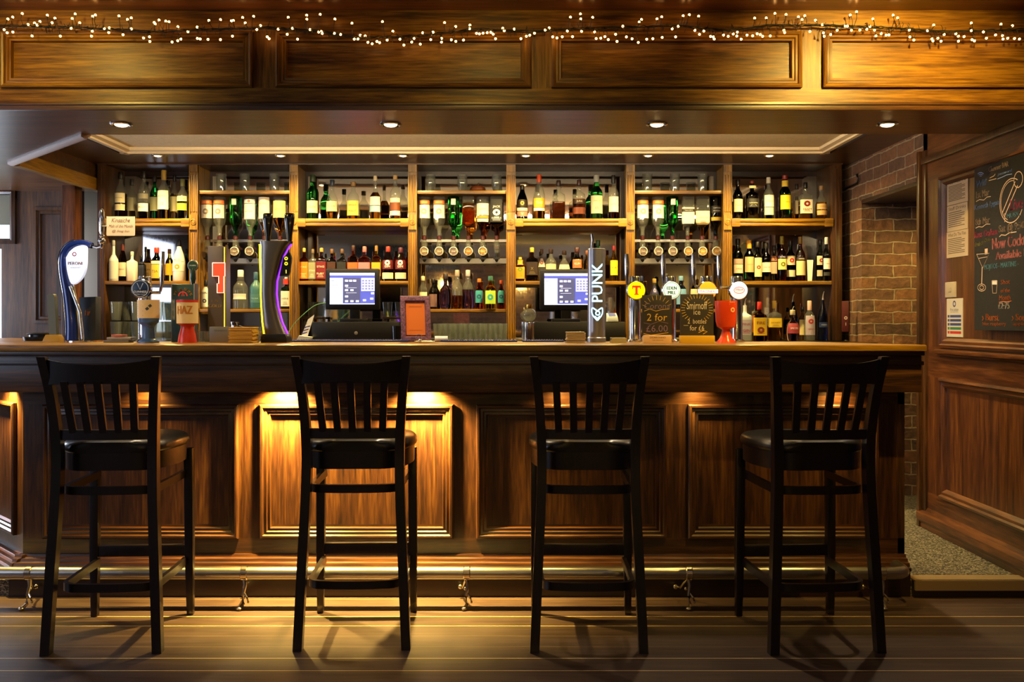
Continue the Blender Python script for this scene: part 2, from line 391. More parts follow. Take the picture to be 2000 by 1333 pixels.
# right hand wall: brick pier and reveal with an opening, then the panelled part
Tw = lambda u, v, n: (XR-n, u, v)
YJ = 5.04; YO = 5.93
bw = MB(); bw.tbox(Tw, YO+.1, 6.9, 0, 2.3, -.35, 0); struct(bw.build('wall_right', brick('yz')))
bw = MB(); bw.tbox(Tw, YJ-.05, YO+.1, wz(352, 5.05)+.005, 2.3, -.35, 0); struct(bw.build('wall_right', brick('yz')))
bw = MB(); bw.box(XR, XR+.7, YO, YO+.1, 0, wz(352, 5.05)+.004); bw.box(XR+.7, XR+.75, 3.9, YO+.1, 0, 2.3); bw.box(XR+.35, XR+.7, YJ-.2, YO, 2.2, 2.25); bw.box(XR+.36, XR+.7, YJ-.2, YJ-.15, 0, 2.2); struct(bw.build('wall_back', brick('xz')))
ln = MB(); ln.tbox(Tw, YJ, YO-.005, wz(352, 5.05)-.02, wz(352, 5.05)+.004, -.3, .004); struct(ln.build('trim_3', wood('dark', 'y')))
sbox('floor', speckle_mat(), XR-.002, XR+.7, 4.0, YO+.1, 0, .07)
# ------------------------------------------------------------------ raised ceiling over the servery
mb = MB(); mb.box(-2.42, 1.96, 4.36, 5.75, ZU, ZU+.03); struct(mb.build('ceiling', CREAM))
mb = MB(); mb.box(-4.7, XR+.3, 5.73, 6.9, 2.235, 2.3); mb.box(-4.7, -2.44, 4.2, 5.73, 2.235, 2.3); mb.box(1.98, XR+.3, 4.2, 5.73, 2.235, 2.3)
canopy = struct(mb.build('ceiling', wood('walnut', 'x')))
mb = MB()
pr = [(0, 0), (0, .012), (.012, .02), (.02, .012), (.034, .012), (.04, .0)]
def mould_line(mb, a, b, z, inw, hgt=.035):
    """stepped moulding from a to b at height z, projecting along inw"""
    st = [(0, 0), (0, -hgt*.55), (.25, -hgt*.62), (.25, -hgt), (.6, -hgt), (.6, -hgt*.7), (1, -hgt*.55), (1, 0)]
    d = .075
    mb.loft([[(p[0]+inw[0]*d*s, p[1]+inw[1]*d*s, z+h) for s, h in st] for p in (a, b)])
mould_line(mb, (-2.42, 5.728), (1.96, 5.728), 2.262, (0, -1)); mould_line(mb, (-2.42, 4.36), (-2.42, 5.73), 2.262, (1, 0)); mould_line(mb, (1.96, 4.36), (1.96, 5.73), 2.262, (-1, 0))
struct(mb.build('trim_4', mat('DCC6A0', .5)))
# dropped soffit over the counter
poly = [(-4.7, YB+.005), (XR, YB+.005), (XR, 4.36), (-2.02, 4.38), (-2.79, 5.15), (-2.775, 6.3), (-4.7, 6.3)]
mb = MB(); mb.prism(poly, ZS, ZS+.03); sof = struct(mb.build('ceiling', wood('ceil', 'x')))
mb = MB(); mb.box(-2.02, XR, 4.355, 4.375, ZS+.03, 2.24)
mb.loft([[(-2.02, 4.38, z), (-2.0, 4.4, z), (-2.775, 5.17, z), (-2.795, 5.15, z)] for z in (ZS+.03, 2.24)])
mb.box(-2.79, -2.77, 5.15, 6.3, ZS+.03, 2.24); mb.build('upstand', wood('walnut', 'x'), sof)
mb = MB(); 
for a, b in (((-2.02, 4.385), (-2.79, 5.155)),):
    mb.loft([[(p[0]+.7*s, p[1]+.7*s, ZS+h) for s, h in [(-.03, 0), (-.03, -.012), (-.012, -.02), (0.0, -.02), (.004, -.008), (.016, -.004), (.016, .05), (0, .05)]] for p in (a, b)])
mb.build('edge_moulding', mat('B0988A', .45), sof)
mb = MB(); mb.box(-2.80, -2.755, 5.16, 6.3, ZS-.02, ZS+.0); mb.box(-2.765, -2.755, 5.16, 6.3, ZS, ZS+.06); mb.build('edge_moulding', wood('oak', 'y'), sof)
# ------------------------------------------------------------------ panelled bulkhead above the bar
PROF = [(0, 0), (0, .016), (.006, .02), (.014, .017), (.018, .009), (.027, .011), (.031, .004), (.040, .006), (.043, -.012)]
def panelled(parent, T, u0, u1, v0, v1, opens, va, vb, kinds, prof, t=.02):
    """rails, stiles, moulded panels; opens = list of (u0, u1)"""
    wr, ws, wf = kinds
    for a, b in ((v0, va), (vb, v1)):
        m = MB(); m.tbox(T, u0, u1, a, b, -t, 0); m.build('rail', wr, parent)
    e = [u0]+[x for p in opens for x in p]+[u1]
    for i in range(0, len(e), 2):
        if e[i+1]-e[i] > .002:
            m = MB(); m.tbox(T, e[i], e[i+1], va, vb, -t, -.0006); m.build('stile', ws, parent)
    for a, b in opens:
        m = MB(); m.rings(T, a, b, va, vb, prof, 0, 1, 2); m.build('panel', [ws, wf, wr], parent, angle=25)
T = lambda u, v, n: (u, YB-n, v)
bulk = bpy.data.objects.new('wall_front', None); COL.objects.link(bulk); struct(bulk)
q = lambda p: wx(p, YB)
panelled(bulk, T, -4.6, XR, ZS+.02, ZC, [(q(-560), q(-40)), (q(4), q(494)), (q(540), q(1037)), (q(1077), q(1565)), (q(1606), XR-.05)], wz(172, YB), wz(62, YB),
         (wood('bulk', 'x'), wood('bulk', 'z'), wood('bulk', 'x')), PROF)
m = MB(); m.box(-4.6, XR, YB-.014, YB+.01, ZS-.004, wz(200, YB)); m.box(-4.6, XR, YB-.02, YB, wz(207, YB), wz(203, YB)); m.build('bead', wood('walnut', 'x'), bulk, bevel=.003)
m = MB(); m.box(-4.6, XR, YB+.021, YB+.04, ZS+.03, ZC); m.build('backing', wood('walnut', 'x'), bulk)
# ------------------------------------------------------------------ panelled right wall with its boards
def yw(px): return XR*F/(px-CX)                  # where a pixel column meets the right wall
def zw(px, py): return wz(py, yw(px))
TR = lambda u, v, n: (XR-n, -u, v)               # u = -Y, so that u grows to the right in view
def U(px): return -yw(px)
rwall = bpy.data.objects.new('wall_right', None); COL.objects.link(rwall); struct(rwall)
z_sk, z_p0, z_p1, z_r0, z_r1, z_top = .12, zw(1837, 972), zw(1837, 739), zw(1837, 660)-.082, zw(1837, 660)-.05, zw(1837, 347)
m = MB(); m.tbox(TR, -YJ, 3.2, 0.0, 2.5, -.35, -.02); m.build('backing', wood('walnut', 'z'), rwall)
ua, ub = U(1837), -1.2
P2 = [(0, 0), (0, .014), (.012, .018), (.02, .008), (.034, .01), (.042, .002), (.05, -.008)]
panelled(rwall, TR, -YJ, 3.2, z_sk, z_r0+.02, [(ua, ub)], z_p0, z_p1, (wood('panel', 'y'), wood('panel', 'z'), wood('panel', 'z')), P2)
panelled(rwall, TR, -YJ, 3.2, z_r0+.02, 2.5, [(ua, ub)], z_r1, z_top, (wood('panel', 'y'), wood('panel', 'z'), wood('panel', 'z')), P2)
m = MB(); m.tbox(TR, U(1835), 3.2, z_r0, z_r0+.022, -.0, .03); m.tbox(TR, U(1835), 3.2, z_r0-.012, z_r0, 0, .016); m.build('dado_rail', wood('panel', 'y'), rwall, bevel=.004)
m = MB(); m.loft([[TR(u, z, n) for z, n in ((.0, 0), (.0, .022), (zw(1806, 1020), .022), (zw(1806, 1012), .04), (zw(1806, 1000), .04), (zw(1806, 996), .012), (zw(1806, 990), 0))] for u in (-YJ, 3.2)])
m.build('skirting', wood('panel', 'y'), rwall, angle=25)
m = MB()                                         # architrave at the passage
for a, b, n in ((-YJ-.02, -YJ+.012, .03), (-YJ+.012, -YJ+.05, .012)): m.tbox(TR, a, b, 0.07, 2.12, -.3, n)
m.tbox(TR, -YJ-.02, 3.2, 2.045, 2.08, -.0, .02)
m.build('architrave', wood('walnut', 'z'), rwall, bevel=.004)

CH = {'tan': 'C9A98A', 'blue': '8AA6E0', 'pink': 'E88C84', 'crim': 'D85674', 'teal': '6FA6B0', 'or': 'D2702C', 'white': 'D8CCB8', 'olive': 'A8A254', 'yel': 'D8B030', 'pur': '7A6488'}
def chalk(k): return mat(CH[k], .8, name='chalk_'+k)
z0 = zw(1916, 645)
cb = thing('chalkboard', 'large black chalkboard of coloured handwriting on the right wooden wall', 'chalkboard', (XR, 0, 0))
Lb = lambda u, v, n=0: (-n, -u, v)
m = MB(); m.tbox(Lb, U(1916), -3.2, z0, 1.925, .02, .032); m.build('board', mat('0B0909', .85), cb, bevel=.002)
def wt(s, xl, xr, yb, h, col, shear=0, bold=.0008, yref=None):
    """writing on the chalkboard, from pixel xl to xr, baseline yb at xl, letters h pixels tall"""
    ul, ur = U(xl), U(xr); zb = zw(xl, yb); hh = h*yw(xl)/F
    m = MB(); text(m, s, (ul+ur)/2, zb+hh/2, ur-ul, hh, lambda u, v: Lb(u, v, .0332), exact=True, shear=shear, bold=bold)
    m.build('lettering', chalk(col), cb, smooth=False, fix=False)
def ws(pts, col, w=.003):
    m = MB(); stroke(m, [(U(x), zw(x, y)) for x, y in pts], w, lambda u, v: Lb(u, v, .0331)); m.build('drawing', chalk(col), cb, smooth=False, fix=False)
wt('Wifi', 1921, 1941, 367, 13, 'blue', .2); wt('- Chawner BAR', 1941, 1984, 338, 10, 'tan'); wt('password', 1963, 1991, 345, 7, 'blue', .2)
for k, r in enumerate((3, 6, 9)): ws([(1929+r*math.cos(a*PI/180)*.9, 347-r*math.sin(a*PI/180)*1.1) for a in range(45, 136, 15)], 'blue', .0028)
ws([(1947, 348), (1955, 344), (1958, 340)], 'tan'); ws([(1945, 353), (1953, 351), (1960, 349)], 'tan')
ws([(1962, 350), (1972, 346), (1980, 342), (1991, 340)], 'blue', .0025)
wt('1st Mar', 1920, 1946, 388, 13, 'tan'); ws([(1920, 394), (1927, 390), (1935, 391), (1942, 385), (1949, 384)], 'tan')
wt('Kenneth Lygate', 1917, 1968, 414, 13, 'blue', .15)
wt('8th Mar', 1919, 1947, 441, 13, 'tan'); ws([(1919, 446), (1925, 443), (1932, 444), (1940, 438), (1948, 438)], 'tan')
wt('Ross Graham', 1917, 1962, 466, 13, 'crim', .15); wt('Sat @ 9:30', 1965, 2016, 459, 19, 'tan')
ws([(1966, 463), (1970, 459), (1978, 460), (1986, 455), (2000, 453)], 'tan', .004)
wt('Now Cocktails', 1952, 2036, 488, 22, 'pink', 0, .0016); wt('Available Here', 1959, 2046, 508, 15, 'pink', 0, .0016)
wt('MOJITOS - MARTINIS -', 1936, 2004, 530, 13, 'teal'); wt('Shot', 1969, 1987, 556, 9, 'or'); wt('of the', 1969, 1987, 572, 8, 'or'); wt('Month', 1966, 1988, 587, 10, 'or')
ws([(1965, 591), (1973, 589), (1980, 590), (1990, 588)], 'or'); wt('£2·75', 1964, 1986, 604, 13, 'white', 0, .0014)
wt('› Burst', 1932, 1965, 627, 14, 'or', 0, .0014); wt('blue raspberry', 1933, 1979, 638, 9, 'or'); wt('› Sour', 1991, 2024, 627, 14, 'or', 0, .0014); wt('apple', 1993, 2018, 638, 9, 'or')
wt('Drink Of', 1918, 1934, 482, 8, 'olive', .3, .0003); wt('Choice', 1936, 1950, 473, 6, 'olive', 0, .0003)
ws([(1921, 497), (1946, 495), (1933, 524), (1921, 497)], 'tan'); ws([(1925, 505), (1942, 502)], 'tan'); ws([(1932, 522), (1931, 556)], 'tan', .007)
ws([(1931+8*math.cos(a), 562+7*math.sin(a)) for a in [i*PI/8 for i in range(17)]], 'tan'); ws([(1931+4*math.cos(a), 562+4*math.sin(a)) for a in [i*PI/6 for i in range(13)]], 'tan')
ws([(1940, 486+0), (1940.1, 497)], 'tan', .026); ws([(1951, 549), (1953, 573), (1960, 573), (1962, 549), (1951, 549)], 'tan'); ws([(1952, 552), (1961, 552)], 'white', .02)
m = MB(); uc, vc = U(1990), zw(1990, 392)
for r, a0, a1, w_ in ((.098, 60, 330, .004), (.088, 80, 250, .003)): stroke(m, arc(uc, vc, r, a0, a1, 30), w_, lambda u, v: Lb(u, v, .0331))
stroke(m, [(uc-.075, vc-.045), (uc+.03, vc+.08)], .005, lambda u, v: Lb(u, v, .0331)); stroke(m, [(uc-.055, vc-.06), (uc+.05, vc+.06)], .005, lambda u, v: Lb(u, v, .0331))
stroke(m, [(uc-.055, vc-.05), (uc-.055, vc-.09)], .005, lambda u, v: Lb(u, v, .0331)); stroke(m, arc(uc+.055, vc+.085, .035, 0, 360, 16), .004, lambda u, v: Lb(u, v, .0331))
m.build('drawing', chalk('tan'), cb, smooth=False, fix=False)
wt('Live', 1987, 2012, 412, 22, 'crim', .1); wt('MUSIC', 1981, 2008, 427, 9, 'teal')

def notice(xl, xr, yt, yb, label, title, lines, sw=None, group=None):
    """a sheet on the right wall; yt/yb are read at its left edge"""
    n = thing('wall_notice', label, 'notice', (XR, 0, 0), group=group); ul, ur = U(xl), U(xr); a, b = zw(xl, yb), zw(xl, yt)
    m = MB(); m.tbox(Lb, ul, ur, a, b, -.008, -.005); m.build('sheet', mat('C4AE8E', .6), n)
    m = MB(); W_ = ur-ul; Hh = b-a; LL = lambda u, v: Lb(u, v, -.0046)
    if title: text(m, title, (ul+ur)/2, b-Hh*.13, W_*.85, Hh*.13, LL, exact=True)
    for k in range(lines):
        v = b-Hh*(.27+.62*k/lines); L_ = W_*(.86 if k % 3 else .7)
        m.add([LL(ul+W_*.07, v), LL(ul+W_*.07+L_*.93, v), LL(ul+W_*.07+L_*.93, v-.0035), LL(ul+W_*.07, v-.0035)], [(0, 1, 2, 3)])
    m.build('lettering', mat('54463A', .8), n, smooth=False, fix=False); return n
notice(1848, 1888.5, 353, 403, 'topmost cream paper notice on the right wall beside the chalkboard', 'NOTICE TO', 11)
notice(1848, 1887.5, 404, 454, 'middle one of three paper notices, small print, on the right wall', 'Staff Drinks', 8)
notice(1847, 1888, 455, 505, 'lowest of three paper notices, rounded corners, on the right wall', 'What Do The Files', 9)
s_ = thing('light_switch', 'blank cream switch plate on the right wall above the fire notice', 'switch', (XR, 0, 0))
m = MB(); m.tbox(Lb, U(1845.5), U(1865), zw(1845, 582), zw(1845, 552), -.012, .0); m.build('plate', mat('B7A88E', .45), s_, bevel=.003)
m = MB(); m.tbox(Lb, U(1853), U(1858), zw(1855, 571), zw(1855, 562), -.002, .003); m.build('rocker', mat('AFA086', .4), s_, bevel=.001)
fs = thing('fire_notice', 'white fire action notice with blue bands and one red band on right wall', 'notice', (XR, 0, 0)); ul, ur = U(1847.5), U(1878); a, b = zw(1847, 658), zw(1847, 584)
m = MB(); m.tbox(Lb, ul, ur, a, b, -.009, -.004); m.build('plate', mat('C9C0B0', .45), fs)
LL = lambda u, v: Lb(u, v, -.0036)
for k, c in enumerate(('2A3A78', '2A3A78', '2A3A78', '1F6A4A', 'B0241C')):
    v = b-(b-a)*(.43+.105*k); m = MB(); u0_, u1_ = ul+.02, ur-.012
    m.add([LL(u0_+.018, v), LL(u1_, v), LL(u1_, v-.013), LL(u0_+.018, v-.013), LL(u0_-.008, v), LL(u0_+.012, v), LL(u0_+.012, v-.013), LL(u0_-.008, v-.013)], [(0, 1, 2, 3), (4, 5, 6, 7)])
    m.build('band', mat(c, .6), fs, smooth=False, fix=False)
m = MB(); text(m, 'Fire action', (ul+ur)/2, b-(b-a)*.29, .085, .014, LL, exact=True); text(m, 'In the event of a fire', (ul+ur)/2, b-(b-a)*.35, .08, .006, LL, exact=True)
stroke(m, arc((ul+ur)/2, b-(b-a)*.14, .013, 0, 360, 16), .007, LL); m.build('lettering', mat('2A3A78', .6), fs, smooth=False, fix=False)

# ------------------------------------------------------------------ bar counter
CXL = -2.149; YF = 4.05; XB = 1.725; ZT = 1.095
Ts = lambda u, v, n: (u, YF-n, v)
R2 = math.sqrt(.5)
Td = lambda u, v, n: (CXL-u*R2-n*R2, YF+u*R2-n*R2, v)       # the part of the bar turning away at 45 degrees
bar = thing('bar_counter', 'long dark wood bar counter with moulded panels and lit underside', 'bar counter', (0, 0, 0))
qb = lambda p: wx(p, YF)
WK = (wood('front', 'x'), wood('front', 'z'), wood('front', 'z'))
PB = [(0, 0), (0, .014), (.006, .02), (.014, .02), (.02, .010), (.03, .012), (.035, .004), (.045, .006), (.05, -.008), (.06, -.008)]
zp0, zp1 = wz(1052, YF), wz(790, YF)
panelled(bar, Ts, CXL, XB, .13, .93, [(qb(85), qb(467)), (qb(508), qb(886)), (qb(930), qb(1302)), (qb(1343), qb(1715))], zp0, zp1, WK, PB)
panelled(bar, Td, .0, 1.2, .13, .93, [(.085, .93)], zp0, zp1, WK, PB)
m = MB(); poly = [(XB, YF+.02), (XB, YF+.06), (CXL+.02, YF+.06), (CXL-.85+.03, YF+.91), (CXL-.87, YF+.89), (CXL, YF+.02)]
m.prism(poly, .0, .98); m.box(XB-.03, XB, YF, YF+.34, .0, 1.0); m.build('carcass', wood('walnut', 'z'), bar)
st = [(0, 0), (.0, .03), (.018, .034), (.018, .044), (.036, .048), (.036, .056), (.055, .062), (.055, .072), (.07, .076), (.07, 0)]
m = MB()
sk = [(0.0, .172), (.012, .172), (.016, .160), (.032, .157), (.036, .146), (.052, .143), (.056, .130), (.07, .126), (.07, .112), (0, .112)]
m.loft([[Ts(u, z, n) for n, z in sk] for u in (CXL-.07*.4142, XB+.0)]); m.loft([[Td(u, z, n) for n, z in sk] for u in (-.07*.4142, 1.2)])
m.build('skirting_moulding', wood('front', 'x'), bar, angle=25)
m = MB(); m.loft([[Ts(u, z, n) for n, z in ((0, 0), (.06, 0), (.06, .115), (0, .115))] for u in (CXL-.025, XB)]); m.loft([[Td(u, z, n) for n, z in ((0, 0), (.06, 0), (.06, .115), (0, .115))] for u in (-.025, 1.2)])
m.build('plinth', wood('dark', 'x'), bar)
def off(d):      # bar outline moved forward by d
    return (CXL-d*.4142, YF-d), (CXL-d*.4142-1.0, YF-d+1.0)
m = MB(); a, b = off(.17); zf0 = wz(767, 3.88)
m.prism([(XB, 3.88), (XB, 3.905), (a[0]+.01, 3.905), (b[0]+.018, b[1]+.018), b, a], zf0, 1.05)
m.prism([(XB+.006, 3.87), (XB+.006, 3.89), (a[0]+.004, 3.89), (b[0]+.01, b[1]+.01), (b[0]-.007, b[1]-.007), (a[0]-.004, 3.87)], wz(714, 3.87), wz(706, 3.87))
m.box(XB-.025, XB, 3.9, YF+.36, zf0, 1.05)
m.build('fascia', wood('walnut', 'x'), bar, bevel=.003)
m = MB(); m.prism([(XB-.03, 3.9), (XB-.03, YF+.005), (CXL, YF+.005), (CXL-.9, YF+.905), (b[0]+.02, b[1]+.02), (a[0]+.01, 3.905)], .93, .94); m.build('underside_board', wood('dark', 'x'), bar)
top = thing('counter_worktop', 'polished wooden bar top running along the whole counter', 'worktop', (0, 0, ZT))
a, b = off(.22)
outl = [(XB, 3.83), (XB, 3.9), (XB-.28, 4.44), (-1.985, 4.44), (-3.0, 5.455), (-3.42, 5.03), a]
outl = [(XB, 3.83), (XB, 3.9), (XB-.30, 4.44), (-1.985, 4.44), (-2.9, 5.355), (-3.325, 4.93), (a[0], 3.83)]
m = MB(); m.prism(outl, -.026, 0); m.build('top_board', wood('oak', 'x'), top, bevel=.006)
m = MB(); a2, _ = off(.20)
o2 = [(XB-.002, 3.845), (XB-.002, 3.9), (XB-.3, 4.43), (-1.98, 4.43), (-2.9, 5.35), (-3.31, 4.92), (a2[0], 3.845)]
m.prism(o2, -.045, -.026); m.build('nosing', wood('walnut', 'x'), top, bevel=.004)
# back of the bar under the top
m = MB(); m.box(-1.95, 1.35, 4.36, 4.4, .07, 1.045); m.build('back_board', wood('dark', 'x'), bar)

# lights under the fascia
ENER = {8: 14.0, 282: 1.3, 553: 52, 823: 52, 1095: 1.1, 1362: 1.0, 1640: 1.3}
for px, e in ENER.items():
    X = wx(px, 4.0)
    if px == 8: loc = Td(.12, 0, .055)
    else: loc = (X, 3.985, 0)
    t = thing('under_bar_light', {8: 'small warm downlight under bar edge at the angled left end', 282: 'small downlight under the bar edge behind the leftmost stool',
              553: 'bright small downlight under the bar edge left of the second stool', 823: 'bright small downlight under bar edge right of the second stool',
              1095: 'small downlight under the bar edge behind the third stool', 1362: 'small dim downlight under the bar edge between third and fourth stools',
              1640: 'small downlight under the bar edge behind the rightmost stool'}[px], 'light', (loc[0], loc[1], .93), group='downlights under the bar edge')
    m = MB(); m.lathe([(.032, 0), (.034, -.004), (.026, -.007), (.024, -.003)], 24, cap=False); m.build('bezel', CHROME, t)
    m = MB(); m.lathe([(.001, -.0045), (.023, -.004)], 20, cap=False); m.build('lens', mat('FFC46A', .4, emit=14, name='lamp_lens'), t, fix=False)
    light('SPOT', 'lamp', (0, 0, -.012), e*9, WARM, (.32, 0, 0), .012, 128, 1, parent=t)

# foot rail
fr = thing('foot_rail', 'polished steel foot rail running along the foot of the bar', 'foot rail', (0, 0, 0))
ZR = wz(1120, 3.85)
m = MB(); m.tube([(-2.6, 4.2, ZR), (-2.3, 3.9, ZR), (-2.24, 3.855, ZR), (-2.17, 3.85, ZR), (-1, 3.85, ZR), (1.60, 3.85, ZR), (1.625, 3.856, ZR), (1.645, 3.875, ZR), (1.65, 3.9, ZR), (1.65, 3.962, ZR)], .0255, 20)
m.build('rail', STEEL, fr)
for px in (58, 478, 912, 1345, 1722):
    X = wx(px, 3.85); m = MB()
    m.lathe([(.0262, -.014), (.029, -.011), (.029, .011), (.0262, .014)], 20, (X, 3.85, ZR), 'x', cap=False)
    m.tube([(X, 3.85, ZR-.02), (X+.004, 3.842, .09), (X-.004, 3.835, .05), (X+.001, 3.825, .02), (X-.008, 3.80, .006)], .006, 8, rs=[.011, .007, .006, .007, .008])
    m.tube([(X, 3.852, ZR-.022), (X-.012, 3.88, .095), (X-.022, 3.92, .06), (X-.03, 3.972, .05)], .005, 8)
    m.tube([(X+.003, 3.838, .06), (X+.014, 3.83, .045), (X+.02, 3.83, .03)], .004, 6)
    m.sphere((X-.034, 3.968, .05), .011); m.sphere((X-.009, 3.80, .008), .012, sz=.6); m.sphere((X-.008, 3.87, .07), .007); m.sphere((X+.02, 3.83, .026), .005)
    m.build('bracket', mat('C9BCA8', .22, 1, name='nickel'), fr)

# ------------------------------------------------------------------ bar stools
SW = wood('stool', 'z')
def loftz(pts, name, m_, parent, bevel=.004):
    """post of rectangular section; pts = (x, y, z, wx, wy)"""
    m = MB(); m.loft([[(x-a/2, y-b/2, z), (x+a/2, y-b/2, z), (x+a/2, y+b/2, z), (x-a/2, y+b/2, z)] for x, y, z, a, b in pts]); return m.build(name, m_, parent, bevel=bevel, angle=50)
def smooth_pts(pts, k=5):
    out = []
    for i in range(len(pts)-1):
        p0, p1, p2, p3 = pts[max(i-1, 0)], pts[i], pts[i+1], pts[min(i+2, len(pts)-1)]
        for j in range(k):
            t = j/k; out.append(tuple(.5*(2*b+(-a+c)*t+(2*a-5*b+4*c-d)*t*t+(-a+3*b-3*c+d)*t**3) for a, b, c, d in zip(p0, p1, p2, p3)))
    out.append(tuple(pts[-1])); return out
def make_stool():
    t = thing('bar_stool', '', 'bar stool')
    for s in (-1, 1):
        loftz(smooth_pts([(s*.196, -.222, 0, .033, .036), (s*.184, -.208, .28, .034, .038), (s*.172, -.192, .55, .034, .04), (s*.170, -.188, .74, .034, .038), (s*.181, -.212, .92, .032, .032), (s*.199, -.25, 1.068, .03, .028)]), 'leg', SW, t, 0)
        loftz([(s*.190, .208, 0, .026, .028), (s*.188, .203, .25, .034, .034), (s*.186, .2, .68, .036, .036)], 'leg', SW, t)
    bul = lambda x: -.032*(1-(x/.19)**2)
    n = 17; xs = [-.188+.376*i/(n-1) for i in range(n)]
    m = MB(); m.loft([[(x, -.236+bul(x)+dy-(z-.97)*.14, z) for dy, z in ((0, .968+.004*(1-(x/.19)**2)), (.02, .968+.004*(1-(x/.19)**2)), (.02, 1.058-.02*(1-(x/.19)**2)), (0, 1.06-.02*(1-(x/.19)**2)))] for x in xs]); m.build('crest_rail', SW, t, angle=50)
    for k in range(5):
        x0, x1 = (k-2)*.054, (k-2)*.060
        m = MB(); R_ = []
        for i in range(5):
            f = i/4; x = x0+(x1-x0)*f; y = -.185-.012+(-.236+.19)*f+bul(x)*(.6+.4*f); z = .79+.19*f
            R_.append([(x-.013, y, z), (x+.013, y, z), (x+.013, y+.012, z), (x-.013, y+.012, z)])
        m.loft(R_); m.build('back_slat', SW, t, bevel=0)
    m = MB(); m.loft([[(x, -.197+bul(x)*.6+dy, z) for dy, z in ((0, .766), (.022, .766), (.022, .802), (0, .802))] for x in [-.165+.33*i/12 for i in range(13)]]); m.build('lower_rail', SW, t, angle=50)
    def outline(k, hw=.215, n=48):
        P = []
        for i in range(n):
            a = 2*PI*i/n; c, s = math.cos(a), math.sin(a); e = 3.4
            r = 1/((abs(c)**e+abs(s)**e)**(1/e)); x, y = r*c, r*s
            w_ = hw-(.028 if y < 0 else 0)*(-y if y < 0 else 0)
            P.append((x*w_*k, y*.21*k+.02))
        return P
    def clampy(p, lim): return [(x, max(y, lim)) for x, y in p]
    m = MB(); m.loft([[(x, y, z) for x, y in clampy(outline(k), -.168)] for k, z in ((.95, .648), (.955, .715))]); m.build('seat_frame', SW, t, angle=50)
    m = MB(); m.loft([[(x, y, z) for x, y in clampy(outline(k), -.172)] for k, z in ((.975, .713), (1.0, .72), (1.0, .73), (.985, .742), (.93, .752), (.8, .759), (.5, .764), (.1, .765))]); m.build('seat', LEATHER, t, angle=60)
    def ring(z, h, hw):
        p = [(-hw, .195), (-hw, .05), (-hw+.004, -.07)]+[(-hw+.06-.056*math.cos(math.radians(a)), -.115-.055*math.sin(math.radians(a))) for a in range(0, 91, 15)]+[(-.06, -.176), (0, -.178)]
        p = p+[(-x, y) for x, y in p[::-1][1:]]
        m = MB(); m.hsweep(p, z-h/2, z+h/2, .016); m.build('ring_stretcher', SW, t, bevel=0, angle=45)
    ring(.577, .03, .168); ring(.222, .03, .172)
    m = MB(); m.box(-.18, .18, .19, .214, .243, .288); m.build('foot_bar', SW, t, bevel=.003)
    return t
stool0 = make_stool()
for i, (x, y, r, lab) in enumerate((
        (-1.486, 3.535, .06, 'dark wooden bar stool with black leather seat, leftmost along the bar'),
        (-.588, 3.575, .03, 'dark wooden bar stool in front of the brightly lit bar panel, second from left'),
        (.280, 3.55, -.01, 'dark wooden bar stool with black leather seat, third from left'),
        (1.120, 3.54, .06, 'dark wooden bar stool, rightmost, at the dim right end of the bar'))):
    if i == 0: r_ = stool0
    else:
        r_ = stool0.copy(); COL.objects.link(r_)
        for ch in list(stool0.children):
            c = ch.copy(); COL.objects.link(c); c.parent = r_
    r_.location = (x, y, 0); r_.rotation_euler = (0, 0, r); r_['label'] = lab; r_['group'] = 'bar stools lined up at the bar'

# ------------------------------------------------------------------ ceiling lights
def downlight(name, x, y, z, r, lab, energy, spot, grp, col=WARM, lens=20, blend=.8, tilt=0):
    t = thing(name, lab, 'ceiling light', (x, y, z), group=grp)
    m = MB(); m.lathe([(r, 0), (r*1.02, -.003), (r*.9, -.007), (r*.72, -.004), (r*.66, .0)], 24, cap=False); m.build('bezel', CHROME, t)
    m = MB(); m.sphere((0, 0, -.003), r*.62, 16, 8, sz=.35); m.build('lens', mat('FFD28A', .4, emit=lens, name='lamp_lens'), t)
    light('SPOT', 'lamp', (0, 0, -.02), energy, col, (tilt, 0, 0), .025, spot, blend, parent=t); return t
for i, px in enumerate((237, 763, 1283, 1733)):
    downlight('soffit_downlight', wx(px, 4.14), 4.14, ZS, .048, '%s of the four downlights in the soffit above the bar top' % ('leftmost', 'second from left', 'third from left', 'rightmost')[i], 46, 150, 'downlights in the soffit', WARM2, 9, .9)
for i, px in enumerate((308, 548, 787, 1027, 1266, 1503)):
    downlight('shelf_downlight', wx(px, 5.79), 5.79, 2.235, .036, 'small canopy downlight %s' % ('above the leftmost shelf bay', 'above the spirit dispensers left of the black tap tower', 'above the bay with the five malt bottles', 'above the post beside the crystal tumblers',
              'above the spirit dispensers on the right', 'above the rightmost shelf bay')[i], 92, 160, 'downlights under the shelf canopy', (1, .72, .24), 10)
for i, (x, y, e) in enumerate(((-1.95, 3.02, 58), (-.1, 2.9, 20), (1.54, 2.99, 215))):
    downlight('room_downlight', x, y, ZC, .045, 'room ceiling downlight %s, out in front of the bulkhead' % ('on the left', 'in the middle', 'on the right')[i], e, 98, 'room ceiling downlights', (1, .66, .13), 10, .9, 1.0)
light('SPOT', 'passage_lamp', (XR+.28, 5.35, 1.88), 34, WARM, (.5, 0, 0), .05, 120, .8)

